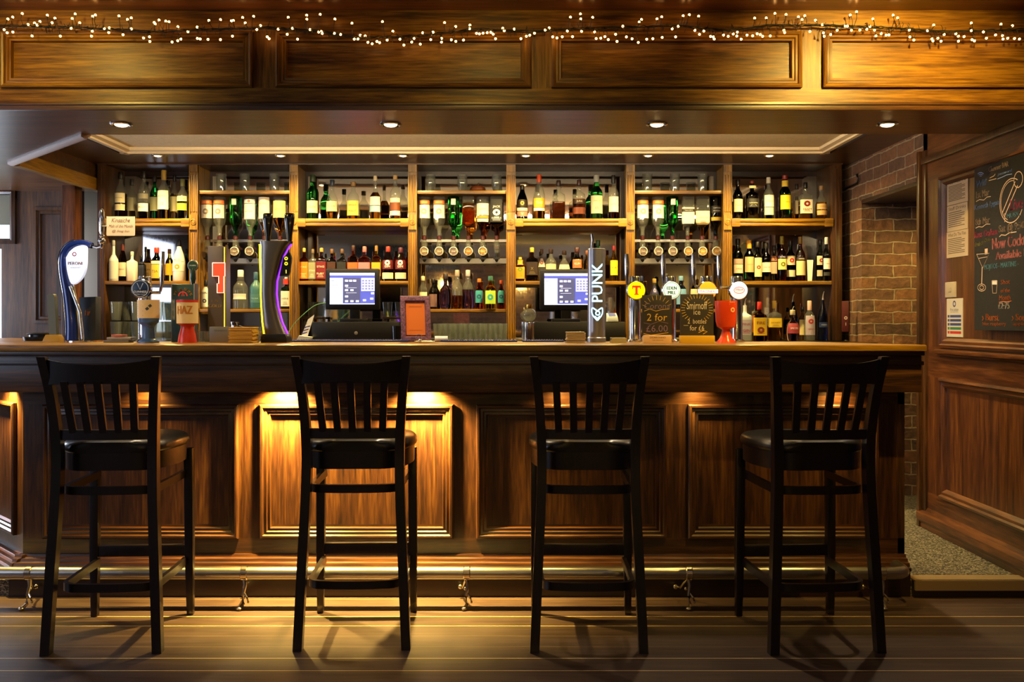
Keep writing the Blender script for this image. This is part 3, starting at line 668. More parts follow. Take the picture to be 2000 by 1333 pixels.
# ------------------------------------------------------------------ fairy lights
FL = [(x/3.333, y/3.333) for x, y in ((58,128),(93,118),(163,100),(30,195),(55,218),(92,213),(187,162),(228,152),(272,148),(257,172),(222,242),(322,108),(360,120),(352,157),(505,102),(483,130),(525,153),(475,192),(402,241),(615,115),(628,103),(603,205),(597,236),(692,195),(715,184),(708,212),(782,110),(838,133),(862,123),(860,192),(815,236),(1005,148),(1018,162),(1048,142),(1087,145),(1107,148),(1162,178),(1230,212),(1292,184),(947,257),(977,243),(978,272),(1128,280),(1165,272),(1187,263),(1285,250),(1310,260),(1360,262),(1442,265),(1366,140),(1437,130),(1507,137),(1528,143),(1580,115),(1600,153),(1515,237),(1660,117),(1700,172),(1680,202),(1815,195),(1740,240),(1755,255))]
FL += [(560+x/4, y/4) for x, y in ((15,140),(50,228),(8,273),(88,310),(163,130),(160,155),(185,235),(266,120),(377,150),(253,255),(272,250),(283,270),(378,270),(427,280),(516,193),(530,310),(563,317),(578,282),(614,283),(640,342),(669,345),(710,335),(729,340),(750,175),(787,317),(830,247),(888,315),(917,357),(977,330),(995,302),(1045,350),(1066,268),(1144,255),(1128,318),(1212,308),(1212,340),(1234,180),(1288,320),(1320,208),(1322,327),(1382,317),(1430,235),(1432,200),(1483,265),(1507,275),(1535,270),(1566,258),(1595,255),(1613,268),(1632,312),(1688,222),(1700,252))]
FL += [(1000+x/4, y/4) for x, y in ((18,238),(70,303),(112,290),(138,285),(175,270),(258,247),(290,222),(317,293),(351,298),(392,290),(432,248),(472,290),(455,142),(533,117),(535,157),(541,255),(629,140),(645,250),(655,310),(692,302),(725,288),(748,322),(806,277),(820,325),(865,207),(889,300),(933,315),(985,335),(1007,163),(993,175),(1047,318),(1095,313),(1132,150),(1167,137),(1168,303),(1247,233),(1273,297),(1295,212),(1335,128),(1380,125),(1450,140),(1425,243),(1465,268),(1492,253),(1545,293),(1570,293),(1572,315),(1650,278),(1686,288),(1725,270),(1752,263),(1747,294),(1790,307),(1833,278),(1875,286),(1911,268),(1937,272),(1957,285),(1889,150),(1980,148))]
FL += [(1500+x/4, y/4) for x, y in ((15,283),(53,107),(140,115),(118,243),(123,262),(230,140),(265,155),(280,131),(369,160),(326,248),(422,195),(422,267),(438,284),(489,270),(536,240),(590,214),(613,212),(640,120),(680,103),(650,238),(703,247),(762,237),(783,217),(808,157),(825,241),(841,282),(871,273),(918,278),(943,275),(966,128),(1013,140),(1095,241),(1108,289),(1127,322),(1243,242),(1278,207),(1275,308),(1278,327),(1320,303),(1345,327),(1365,277),(1458,270),(1484,285),(1482,325),(1520,293),(1568,193),(1573,249),(1581,318),(1607,323),(1663,262),(1690,308),(1764,281),(1811,195),(1825,283),(1828,310),(1865,303),(1890,213),(1913,308),(1963,306))]
BASE = [(-40, 50), (0, 50), (150, 54), (300, 62), (450, 56), (520, 54), (620, 60), (700, 74), (820, 70), (930, 57), (1040, 62), (1150, 55), (1330, 50), (1420, 60), (1500, 50), (1600, 49), (1750, 55), (1850, 62), (2000, 58), (2060, 56)]
def basey(x):
    for (a, ya), (b, yb) in zip(BASE, BASE[1:]):
        if a <= x <= b: return ya+(yb-ya)*(x-a)/(b-a)
fl = thing('fairy_light_string', 'long tangle of warm fairy lights strung across the panelling above the bar', 'fairy lights', (0, 3.82, 0))
DY = 3.82
wr = MB()
for k in range(3):
    path = []
    for i in range(341):
        x = -40+i*2100/340; ph = i*.42+k*2.1
        path.append((wx(x, DY), .006*math.cos(ph)+.004*random.random(), wz(basey(x)+1.6*math.sin(ph)+random.uniform(-1, 1), DY)))
    wr.tube(path, .0022, 5)
BM = mat('FFB45E', .3, emit=18, name='fairy_bulb')
rest = MB(); step = len(FL)/100; pick = {int(i*step) for i in range(100)}
for i, (x, y) in enumerate(FL):
    yb = basey(x); xb = x+random.uniform(-7, 7); d = -random.uniform(.0, .022)
    X, Z = wx(x, DY), wz(y, DY)
    mid = ((X+wx(xb, DY))/2+random.uniform(-.004, .004), d-.004, (Z+wz(basey(xb) or yb, DY))/2)
    wr.tube([(wx(xb, DY), 0, wz(basey(xb) or yb, DY)), mid, (X, d, Z)], .0013, 4)
    cc = Vector((X, d, Z)); dv = (cc-Vector(mid)).normalized(); wr.tube([cc-dv*.009, cc-dv*.001], .0026, 6)
    if i in pick:
        m = MB(); m.sphere((X, d, Z), .005, 8, 6); m.build('bulb', BM, fl)
    else: rest.sphere((X, d, Z), .005, 8, 6)
for _ in range(260):      # unlit loops and leads hanging off the cable
    x = random.uniform(-20, 2020); yb = basey(x); s = random.choice((-1, 1, 1)); l = random.uniform(3, 13); dx = random.uniform(-5, 5)
    wr.tube([(wx(x, DY), 0, wz(yb, DY)), (wx(x+dx, DY), -.012*random.random(), wz(yb+s*l*.6, DY)), (wx(x+dx*1.2, DY), 0, wz(yb+s*l, DY))], .0012, 4)
wr.build('cable', mat('0E120C', .5, name='cable'), fl, fix=False)
o = rest.build('bulb', BM, fl); o['kind'] = 'stuff'
# ------------------------------------------------------------------ back bar: shelving, mirrors, counter
YP, YM, YSH = 6.1, 6.42, 6.12
ZCN = 1.062
bb = thing('shelving_unit', 'tall wooden back bar shelving with fluted posts and mirrored back', 'shelving', (0, 0, 0))
qp = lambda p: wx(p, YP)
posts = [(369, 386), (565, 582), (797, 814), (989, 1007), (1223, 1240), (1413, 1430)]
OK_Z, OK_X = wood('oak', 'z'), wood('oak', 'x')
zmid = wz(434, YP)
def post(a, b, rosette=True):
    x0, x1 = qp(a), qp(b); w_ = x1-x0; m = MB()
    m.box(x0, x1, YP+.012, YP+.045, ZCN, 2.235)
    for lo, hi in ((ZCN, zmid-.06), (zmid+.06, 2.17)):        # reeded lengths above and below the rosette block
        for k in range(3):
            u = x0+w_*(.2+.3*k); m.tube([(u, YP+.013, lo+.01), (u, YP+.013, hi-.01)], w_*.13, 8)
    m.box(x0, x1, YP, YP+.02, zmid-.05, zmid+.05); m.box(x0, x1, YP, YP+.02, 2.18, 2.235)
    m.box(x0, x0+.004, YP+.002, YP+.02, ZCN, 2.235); m.box(x1-.004, x1, YP+.002, YP+.02, ZCN, 2.235)
    m.box(x0+w_*.42, x1-w_*.42, YP+.04, YM, ZCN, 2.235)
    o = m.build('post', OK_Z, bb)
    if rosette:
        m = MB(); c = ((x0+x1)/2, YP, zmid)
        m.lathe([(.02, 0), (.02, .004), (.016, .005), (.015, .0015), (.011, .0015), (.009, .004), (.001, .005)], 24, c, 'y', cap=False); m.build('rosette', OK_Z, o)
for a, b in posts: post(a, b)
xl, xr = qp(190), qp(1645)
m = MB(); m.box(xl, qp(204), YP, YM, ZCN, 2.235); m.box(xl+.02, xl+.03, YP-.006, YP, ZCN, 2.2); m.build('side_panel', wood('walnut', 'z'), bb, bevel=.003)
m = MB(); m.box(qp(1626), xr, YP, YM, ZCN, 2.235); m.box(qp(1631), qp(1635), YP-.006, YP, ZCN, 2.2); m.build('side_panel', wood('walnut', 'z'), bb, bevel=.003)
m = MB(); m.box(xl, xr, YP-.01, YP+.03, wz(322, YP), 2.234); m.box(xl, xr, YP-.02, YP+.0, wz(318, YP), wz(315, YP)); m.build('cornice', wood('walnut', 'x'), bb)
m = MB(); m.box(xl, xr, YM+.004, YM+.02, ZCN, 2.234); m.build('back_board', wood('dark', 'z'), bb)
ed = [204]+[x for p in posts for x in p]+[1626]
bays = [(ed[i], ed[i+1]) for i in range(0, 14, 2)]
zW1, zW1b, zW2, zW2b = wz(427, YP), wz(443, YP), wz(549, YP), wz(556, YP)
zN1, zN1b, zN2, zN2b = wz(371.5, YP), wz(378, YP), wz(604, YP), wz(610, YP)
for i, (a, b) in enumerate(bays):
    x0, x1 = qp(a)-.004, qp(b)+.004
    m = MB(); m.box(x0, x1, YM, YM+.004, ZCN, 2.2); m.build('mirror_panel', MIRROR, bb)
    if i % 2 == 0:
        m = MB(); m.box(x0, x1, YP+.004, YM-.001, zW1b+.004, zW1)
        m.box(x0+.04, x1-.04, YP-.006, YP+.01, zW1-.022, zW1-.004); m.box(x0+.04, x1-.04, YP-.006, YP+.01, zW1b+.006, zW1b+.024)
        m.box(x0, x0+.055, YP-.008, YP+.012, zW1b, zW1); m.box(x1-.055, x1, YP-.008, YP+.012, zW1b, zW1); m.build('thick_shelf', OK_X, bb, bevel=.0025)
        m = MB(); m.box(x0, x1, YP+.01, YM-.001, zW2b, zW2); m.build('shelf', OK_X, bb, bevel=.002)
    else:
        m = MB(); m.box(x0, x1, YP+.02, YM-.001, zN1b, zN1); m.build('shelf', OK_X, bb, bevel=.002)
        m = MB(); m.box(x0, x1, YP+.02, YM-.001, zN2b, zN2); m.build('shelf', OK_X, bb, bevel=.002)
        m = MB(); m.box(x0, x1, YM-.09, YM-.075, wz(515, 6.33), wz(505, 6.33)); m.box(x0, x1, YM-.05, YM-.035, wz(472, 6.33), wz(467, 6.33)); m.build('dispenser_rail', STEEL, bb)
bc = thing('service_counter', 'dark counter behind the bar carrying tills, glasses and bottles', 'counter', (0, 0, 0))
m = MB(); m.box(-2.76, XR-.02, 5.62, YM+.03, ZCN-.035, ZCN-.002); m.build('counter_board', mat('1A1413', .3, coat=.3), bc, bevel=.004)
m = MB(); m.box(-2.74, XR-.04, 5.7, YM, .072, ZCN-.036); m.build('base_cabinet', wood('dark', 'z'), bc)

# ------------------------------------------------------------------ bottles
PRO = {
 'std': [(.001, .012), (.5, .004), (.9, 0), (.98, .008), (1, .02), (1, .52), (.97, .58), (.84, .645), (.6, .70), (.42, .74), (.34, .79), (.31, .9), (.36, .905), (.36, .93)],
 'wine': [(.001, .02), (.5, .01), (.92, 0), (1, .012), (1, .56), (.96, .62), (.78, .68), (.5, .73), (.4, .78), (.37, .9), (.42, .905), (.42, .93)],
 'slope': [(.001, .01), (.9, 0), (1, .012), (1, .50), (.93, .57), (.72, .68), (.48, .78), (.36, .86), (.34, .93)],
 'dimple': [(.001, .01), (.85, 0), (1, .02), (1, .22), (.93, .30), (.96, .40), (.98, .50), (.86, .60), (.55, .68), (.42, .72), (.5, .76), (.40, .80), (.36, .93)],
 'flask': [(.001, .01), (.9, 0), (1, .02), (1, .60), (.95, .66), (.6, .70), (.34, .73), (.3, .78), (.3, .93)],
 'decanter': [(.001, .01), (.9, 0), (1, .02), (1, .58), (.9, .64), (.5, .69), (.36, .72), (.33, .80), (.46, .82), (.46, .84), (.3, .86), (.3, .93)],
 'round': [(.001, .01), (.7, 0), (.9, .05), (1, .2), (.98, .42), (.8, .56), (.5, .64), (.35, .69), (.3, .78), (.36, .80), (.34, .93)],
 'coco': [(.001, .005), (.93, 0), (1, .02), (1, .42), (.94, .5), (.7, .66), (.42, .78), (.3, .86), (.3, .93)],
 'long': [(.001, .01), (.9, 0), (1, .015), (1, .47), (.94, .53), (.6, .6), (.36, .65), (.3, .72), (.28, .93)],
}
SQ = {'flask': 7, 'decanter': 5, 'dimple': 3}
def rad(prof, f):
    for (r0, z0), (r1, z1) in zip(prof, prof[1:]):
        if z0 <= f <= z1: return r0+(r1-r0)*(f-z0)/max(z1-z0, 1e-6)
    return prof[-1][0]
def bottle(px, top, w, kind, gl, look, place, group, zsh, liq=None, fill=.6, labs=(), cap='1A1412', capz=.86, D=6.2, sq=None, inv=False, capmat=None, pour=False, name='bottle', cat='bottle', ring=None):
    """labs: (y_top, y_bottom, colour, text, text colour[, half angle]) in photograph pixels"""
    X = wx(px, D); R = w/2*D/F*.97; Hb = wz(top, D)-zsh; ex = sq or SQ.get(kind, 2)
    if inv: zsh = inv; Hb = wz(top, D)-inv
    pr = PRO[kind]
    t = thing(name, (look+' '+place).strip(), cat, (X, D, zsh+(0 if inv else .0008)), group=group)
    fz = (lambda z: Hb*(1-z)) if inv else (lambda z: Hb*z)
    p = [(r*R, fz(z)) for r, z in pr]
    if liq: lv = Hb*(1-.0) if False else None
    def mf(z):
        if not liq: return 0
        return 1 if z/Hb < fill else 0
    # extra ring at the liquid level
    if liq:
        fl_ = (1-fill) if inv else fill
        for i in range(len(pr)-1):
            if pr[i][1] < fl_ < pr[i+1][1]: p.insert(i+1, (rad(pr, fl_)*R, fz(fl_))); break
    m = MB(); m.lathe(p, 28, ex=ex, mfun=mf); m.build('body', [glass(gl)]+([glass(liq)] if liq else []), t, angle=50)
    if cap:
        c = capmat or mat(cap, .4)
        rc = rad(pr, .92)*R+.0012; m = MB(); z0, z1 = fz(capz), fz(1.0)
        if not inv: m.lathe([(rc, z0), (rc+.0008, z0+(z1-z0)*.05), (rc+.0004, z0+(z1-z0)*.93), (rc*.9, z1), (.001, z1)], 18, cap=False); m.build('cap', c, t)
    if pour:
        m = MB(); m.tube([(0, 0, Hb*.92), (0, 0, Hb*.97), (.002, -.002, Hb*1.06), (.008, -.004, Hb*1.12)], .004, 8, rs=[.009, .006, .003, .0025]); m.build('pourer', STEEL, t)
    if ring:
        m = MB(); m.lathe([(R*1.01, Hb*ring[0]), (R*1.01, Hb*ring[1])], 28, ex=ex, cap=False); m.build('band', mat(ring[2], .5), t)
    for L in labs:
        yt, yb, colr, s, tc = L[:5]; ha = math.radians(L[5] if len(L) > 5 else 62)
        Dl = D-R; za, zb = wz(yb, Dl)-zsh, wz(yt, Dl)-zsh
        def S(a, z, e=.0012):
            fr_ = (1-z/Hb) if inv else z/Hb
            rr = rad(pr, min(max(fr_, 0), .93))*R; rr = max(rr, R*.55 if zb/Hb > .8 else rr)+e
            th = a-PI/2; ct, st_ = math.cos(th), math.sin(th); q = 1 if ex == 2 else 1/((abs(ct)**ex+abs(st_)**ex)**(1/ex))
            return (rr*q*ct, rr*q*st_, z)
        m = MB(); n = 14; nz = 5
        vs = [S(-ha+2*ha*i/n, za+(zb-za)*j/nz) for j in range(nz+1) for i in range(n+1)]
        fs = [(j*(n+1)+i, j*(n+1)+i+1, (j+1)*(n+1)+i+1, (j+1)*(n+1)+i) for j in range(nz) for i in range(n)]
        m.add(vs, fs); lb = m.build('label', mat(colr, .55), t, fix=False)
        if s:
            m = MB(); rows = s.split('\n'); hh = (zb-za)
            for k, row in enumerate(rows):
                v = zb-hh*(k+.75)/(len(rows)+.5); bh = min(hh*.5/len(rows), .018)
                if row == '@':      # a round seal
                    stroke(m, arc(0, v, min(R*.34, hh*.2), 0, 360, 12), min(R*.34, hh*.2)*.9, lambda u, v: S(u/R, v, .0017))
                else: text(m, row, 0, v, R*1.35*math.sin(min(ha, 1.2)), bh, lambda u, v: S(u/R, v, .0017), cut=.006)
            # fine print
            if hh > .05:
                for k in range(3):
                    v = za+hh*(.1+.08*k); wv = R*(.5-.08*k)
                    m.add([S(-wv/R, v, .0016), S(wv/R, v, .0016), S(wv/R, v+hh*.022, .0016), S(-wv/R, v+hh*.022, .0016)], [(0, 1, 2, 3)])
            m.build('lettering', mat(tc, .6), lb, smooth=False, fix=False)
    return t
C1, C2, TAN, GRY = 'D6C8A2', 'DCD3C2', 'C9A060', '9C988C'
def shelf(rows, place, group, z, **kw):
    for r in rows:
        px, top, w, kind, gl, look = r[:6]; k = dict(r[6]) if len(r) > 6 else {}
        bottle(px, top, w, kind, gl, look, place, group, z, **{**kw, **k})
shelf([
 (236, 337, 23, 'std', 'clear', 'brown whisky bottle, cream label, at the far left', dict(liq='brown', fill=.55, labs=[(377, 396, C1, 'BOWMORE', '3A2A20'), (399, 411, C1, '', '3A2A20')])),
 (258, 351, 20, 'std', 'clear', 'short clear bottle with faded grey label', dict(liq='pale', fill=.3, labs=[(386, 412, '8E8A74', '', '3A2A20')], cap='2A2420', D=6.3)),
 (281, 335, 23, 'std', 'clear', 'tall clear bottle with low white label', dict(liq='pale', fill=.35, labs=[(378, 388, '77705E', '', '3A2A20'), (397, 413, 'EFEADB', 'MALT', '6A5A40')])),
 (302, 343, 19, 'std', 'green', 'pale green bottle half hidden behind its neighbours', dict(labs=[(385, 412, '8C8B6C', '', '3A2A20')], D=6.31)),
 (320, 333, 24, 'std', 'clear', 'tall gold-capped bottle with large cream label', dict(liq='amber', fill=.25, labs=[(372, 409, 'F4E8CC', 'RESERVE\n12', '7A5A2A')], cap='A88434', capz=.8)),
 (341, 342, 17, 'std', 'clear', 'slim bottle with beige label, set back', dict(liq='pale', fill=.6, labs=[(384, 413, 'A39A74', '', '3A2A20')], D=6.31)),
 (357, 350, 22, 'std', 'clear', 'olive-capped bottle with bright green label', dict(liq='pale', fill=.5, labs=[(383, 393, 'D8D0A8', 'TEN', '3C3A20'), (397, 411, '9CA832', '', '3A2A20')], cap='6A6A3A', capz=.82)),
], 'on upper shelf of the leftmost bay', 'bottles on the upper shelf of the leftmost bay', zW1)
shelf([
 (222, 470, 18, 'long', 'frost', 'tall frosted silver bottle at the far left', dict(D=6.15, labs=[(510, 545, 'C2BDB4', '', '3A2A20')], cap='8C8A88')),
 (240, 477, 19, 'coco', 'brown', 'dark chocolate-brown liqueur bottle, cream lower label', dict(labs=[(513, 540, 'CDB9A0', 'CREAM', '5A3A2A')], cap='5A2018', capz=.8)),
 (258, 492, 18, 'flask', 'white', 'squat white bottle', dict(labs=[], cap='D8D0C0')),
 (276, 500, 16, 'flask', 'blue', 'dark navy square bottle', dict(labs=[(512, 545, '1B2038', '', 'C0B8A0')], cap='16161C', D=6.25)),
 (290, 495, 16, 'flask', 'dark', 'dark bottle with brown label', dict(labs=[(514, 541, '6E5634', 'RUM', '201810')], D=6.3)),
 (306, 484, 21, 'wine', 'dark', 'dark bottle with red cap and yellow label', dict(labs=[(510, 516, 'F0E4B8', '', '201810'), (517, 544, 'C8A82E', 'TIA', '5A2A10')], cap='C03018', capz=.84)),
 (331, 487, 16, 'std', 'yellow', 'yellow liqueur bottle half hidden behind the white one', dict(labs=[(515, 538, 'E8A820', '', '5A2A10')], cap='8A5A20', D=6.3)),
 (350, 470, 25, 'coco', 'white', 'white coconut rum bottle with palm emblem, black cap', dict(labs=[(505, 511, 'EDE8E0', 'MALIBU', '7A3A1A'), (513, 530, 'EDE8E0', '@', 'D8A020')], cap='15100E', capz=.85)),
 (364, 487, 13, 'std', 'dkgreen', 'slim dark green bottle against the post', dict(D=6.31)),
], 'on the lower shelf of leftmost bay', 'bottles on the lower shelf of the leftmost bay', zW2)
shelf([
 (611, 342, 24, 'wine', 'green', 'green malt bottle with cream label, first of five', dict(labs=[(392, 416, C1, 'GLEN', '6A4A20')], cap='2A3A22', capz=.84)),
 (649, 352, 24, 'round', 'clear', 'rounded clear malt bottle with navy cap', dict(liq='amber', fill=.3, labs=[(393, 413, 'DCCFA4', 'BALVENIE', '5A4222')], cap='2A3444', sq=2)),
 (690, 356, 25, 'std', 'clear', 'stocky clear bottle with square yellow label', dict(liq='amber', fill=.18, labs=[(392, 421, 'D8C05A', 'SINGLE\nMALT', '7A5A20')], cap='8A6A38', capz=.88)),
 (733, 344, 23, 'long', 'clear', 'tall slender bottle with white over blue label', dict(liq='amber', fill=.62, labs=[(384, 401, 'E9DDC8', '', '5A4222'), (402, 414, '8FB4C4', '', '5A4222')], cap='C9B890', capz=.88)),
 (772, 343, 22, 'std', 'clear', 'clear bottle, brown band over cream label, fifth of five', dict(liq='amber', fill=.3, labs=[(387, 395, 'D8CCA8', '', '5A4222'), (396, 411, '6A3412', '', 'D8CCA8'), (412, 421, 'EADFC0', '', '5A4222')], cap='B08A50', capz=.9)),
], 'on upper shelf left of centre', 'malt bottles on the upper shelf left of centre', zW1)
SO = dict(cap='C8A050', capz=.88)
shelf([
 (594, 485, 18, 'flask', 'orange', 'gold-corked bottle with orange stag label', dict(labs=[(512, 545, 'E87A1C', 'STAG\nORANGE', 'F4E0B0')], **SO)),
 (611, 487, 16, 'flask', 'clear', 'clear bottle with grey stag label', dict(labs=[(513, 545, '8C8A6A', 'STAG', 'E8E0C8')], cap='6A5A4A')),
 (628, 485, 21, 'flask', 'red', 'gold-corked bottle with dark red stag label', dict(labs=[(511, 545, '6A1018', 'STAG\nRUBY', 'F0D8C0')], **SO)),
 (648, 487, 18, 'flask', 'brown', 'brown-corked bottle with dark brown stag label', dict(labs=[(512, 545, '3A1A10', 'STAG', 'E8D8C0')], cap='6A4A30')),
 (668, 487, 19, 'flask', 'dark', 'black stag label bottle', dict(labs=[(512, 545, '16161A', 'STAG', 'F0EADC')], cap='5A4030')),
 (690, 480, 21, 'flask', 'orange', 'dark-corked bottle of orange-red gin', dict(labs=[(513, 540, 'E05A28', '', 'F0EADC')], cap='3A1A14', capz=.84)),
 (712, 482, 23, 'flask', 'pink', 'pink gin bottle with pink cork', dict(labs=[(513, 540, 'D8707A', '', 'F0EADC')], cap='C0686A', capz=.84)),
 (735, 480, 18, 'flask', 'yellow', 'yellow liqueur bottle', dict(labs=[(513, 540, 'D89420', '', 'F0EADC')], cap='8A6430', capz=.84)),
 (758, 482, 24, 'slope', 'red', 'deep red bottle, white emblem, left of matching pair', dict(labs=[(508, 526, '5A0A14', '@\nGIN', 'F4E4D8'), (533, 545, 'F0D8B8', '', '5A0A14')], cap='8A2A1E', capz=.84)),
 (783, 484, 24, 'slope', 'red', 'deep red bottle, white emblem, right of matching pair', dict(labs=[(508, 526, '5A0A14', '@\nGIN', 'F4E4D8'), (533, 545, 'F0D8B8', '', '5A0A14')], cap='4A1A2A', capz=.84)),
], 'on shelf behind the left till', 'bottles on the shelf behind the left till', zW2)
shelf([
 (1020, 362, 23, 'slope', 'dark', 'short dark bottle with gold seal and pink base label', dict(labs=[(390, 404, '1A100C', '@', 'B08A30'), (406, 412, 'D8C8A8', '', '5A2A1A'), (413, 423, 'B46A58', 'V', 'F0E0C8')])),
 (1053, 342, 24, 'slope', 'clear', 'tall bottle with orange cap and orange label', dict(liq='amber', fill=.3, labs=[(387, 405, 'E89420', 'THE', 'F4E8C0'), (406, 412, 'F0E4C0', '', '5A2A1A')], cap='C8481C', capz=.82)),
 (1091, 353, 26, 'decanter', 'clear', 'square cut-glass decanter bottle, dark stopper', dict(liq='brown', fill=.45, cap='2A1A14')),
 (1131, 352, 26, 'decanter', 'clear', 'waisted bottle of dark spirit with orange lettering', dict(liq='brown', fill=.52, labs=[(389, 398, '2A120A', 'JURA', 'D8C8A8'), (405, 418, '6A2E10', '', 'D8A050')], cap='3A1A14', sq=2)),
 (1165, 343, 25, 'wine', 'green', 'tall green bottle with long cream label and grey cap', dict(labs=[(382, 417, C1, 'LAPHROAIG\n10', '4A5A3A')], cap='9A9A92', capz=.84)),
 (1198, 343, 21, 'std', 'clear', 'slim bottle with eagle on cream label, black cap', dict(liq='brown', fill=.3, labs=[(384, 414, 'EADFC2', 'EAGLE', '6A4A2A')], cap='14100E', capz=.82)),
], 'on upper shelf right of centre', 'whisky bottles on the upper shelf right of centre', zW1)
shelf([
 (1016, 503, 18, 'flask', 'orange', 'orange tequila bottle with green seal', dict(labs=[(508, 545, 'E8961C', '@', '6A8A2A')], cap='E8B040', capz=.9)),
 (1039, 484, 24, 'flask', 'brown', 'square dark rum bottle with yellow cork', dict(labs=[(512, 538, '2A1810', 'X', '8A7A3A')], cap='D8A838', capz=.86)),
 (1058, 487, 16, 'round', 'clear', 'clear bottle with pale round label', dict(labs=[(505, 522, 'E0CFC0', '@', '9A4A3A')], cap='5A4030', D=6.3)),
 (1076, 487, 22, 'std', 'clear', 'clear bottle with green and cream label', dict(labs=[(516, 530, 'D8CC98', '', '6A8A2A')], cap='2A1A14')),
 (1102, 490, 24, 'round', 'clear', 'wide-shouldered clear bottle', dict(labs=[(517, 530, 'D8C8A0', '', '6A8A2A')], cap='2A1A14')),
 (1127, 484, 20, 'wine', 'dark', 'dark bottle with pink-red label', dict(labs=[(507, 524, 'B0603C', 'RUM', 'F0E0D0')], cap='3A1414', capz=.84)),
 (1146, 490, 14, 'std', 'yellow', 'slim yellow liqueur bottle beside the lit tower', dict(cap='6A3A20')),
 (1168, 470, 18, 'wine', 'green', 'green-topped bottle mostly hidden by the lit tower', dict(labs=[(510, 535, C1, '', '3A3A2A')], cap='1E3A20', D=6.3)),
 (1199, 480, 16, 'std', 'yellow', 'narrow bottle with bright yellow label and red cap', dict(labs=[(509, 538, 'E8D020', 'PUR', '3A3A2A')], cap='7A1820', capz=.86)),
], 'on the shelf behind the right till', 'bottles on the shelf behind the right till', zW2)
shelf([
 (1441, 351, 19, 'wine', 'dark', 'dark port bottle, cream label, first on left', dict(labs=[(389, 414, C1, 'Tawny', '5A3A1A')])),
 (1469, 354, 26, 'flask', 'dark', 'broad black bottle with slanted white lettering', dict(labs=[(362, 367, 'E8D8A0', '', '1A1A1A'), (388, 405, '16120E', 'BLACK BOTTLE', 'E8D8A0')], cap='7A2A1A', capz=.93, sq=3)),
 (1501, 347, 21, 'std', 'clear', 'clear bottle with white label over pale teal band', dict(liq='pale', fill=.4, labs=[(381, 404, C2, 'Oban', '5A4A2A'), (405, 420, '9CB4A4', '', '5A4A2A')], cap='C8C0B0')),
 (1533, 343, 23, 'wine', 'dkgreen', 'tall green bottle with bright yellow label', dict(labs=[(381, 409, 'D8C41C', 'JAMESON', '7A3A1A'), (352, 364, 'D8B83A', '', '7A3A1A', 80)], cap='7A1E14', capz=.9)),
 (1556, 360, 18, 'std', 'clear', 'clear bottle with grey label, set back', dict(liq='amber', fill=.4, labs=[(392, 418, '9A8A70', '', '3A2A20')], cap='221A16', D=6.31)),
 (1573, 357, 24, 'flask', 'clear', 'square bourbon bottle, cream label with red seal', dict(liq='amber', fill=.5, labs=[(390, 417, 'EADBBE', '@\nBEAM', '7A1A14')], cap='1C1614', capz=.84)),
 (1604, 363, 23, 'round', 'clear', 'short rounded bourbon bottle, tan label, last on right', dict(liq='amber', fill=.5, D=6.15, labs=[(398, 409, TAN, 'WOODFORD', '4A2A14'), (411, 420, TAN, '', '4A2A14')], cap='8A6A40')),
], 'on upper shelf of the rightmost bay', 'bottles on the upper shelf of the rightmost bay', zW1)
shelf([
 (1441, 467, 20, 'wine', 'dkgreen', 'dark green wine bottle with house-shaped cream label', dict(labs=[(506, 516, 'B89A88', '', '5A3A1A'), (517, 534, 'EAD2B8', 'SHIRAZ', '5A3A1A')])),
 (1463, 470, 21, 'wine', 'dkgreen', 'wine bottle with orange foil neck and tan label', dict(labs=[(502, 532, 'C8AE78', 'CHARDONNAY', '5A3A1A')], cap='E8A030', capz=.8)),
 (1480, 473, 16, 'wine', 'dark', 'slim wine bottle with tall cream label', dict(labs=[(504, 541, 'E4D6A0', '@', '8A3A2A')], D=6.17)),
 (1496, 475, 20, 'wine', 'dark', 'dark wine bottle with white label', dict(labs=[(513, 532, 'EDDCCB', 'MERLOT', '5A3A3A')])),
 (1512, 480, 17, 'wine', 'dark', 'set-back dark bottle with brown medallion label', dict(labs=[(500, 510, 'B07050', '@', '4A1A10'), (512, 535, 'C8A890', '', '4A1A10')], D=6.28)),
 (1527, 462, 19, 'std', 'red', 'red aperitif bottle with yellow label and gold neck', dict(labs=[(500, 505, '2A1A4A', 'CAMPARI', 'F0E8D0'), (506, 527, 'E0D87A', '@', '6A6A1A')], cap='8A7A2A', capz=.82)),
 (1544, 470, 19, 'wine', 'dkgreen', 'green vermouth bottle with round medallion', dict(labs=[(500, 518, 'E0C8A8', '@', 'B03028'), (528, 541, 'E4D4B8', '', '3A3A2A')], D=6.28)),
 (1563, 463, 20, 'std', 'red', 'dark red aperitif bottle with cream label', dict(labs=[(503, 509, '2A1A1A', 'CAMPARI', 'F0E8D0'), (510, 538, 'DCCB90', '', '6A4A1A')], cap='8A6A2A', capz=.84)),
 (1602, 468, 17, 'wine', 'dkgreen', 'dark vermouth bottle with round crest', dict(labs=[(500, 518, 'CDBBA0', '@', '8A2A28'), (528, 540, 'B8AE98', '', '3A3A2A')])),
 (1614, 464, 15, 'wine', 'dark', 'slim vermouth bottle, white label, at far right', dict(labs=[(505, 526, 'F0E2D8', 'MARTINI', 'B03028'), (532, 539, '2A2A2A', '', 'E0D8D0')], cap='B0B0B4', capz=.84, D=6.13)),
], 'on the lower shelf of rightmost bay', 'bottles on the lower shelf of the rightmost bay', zW2)
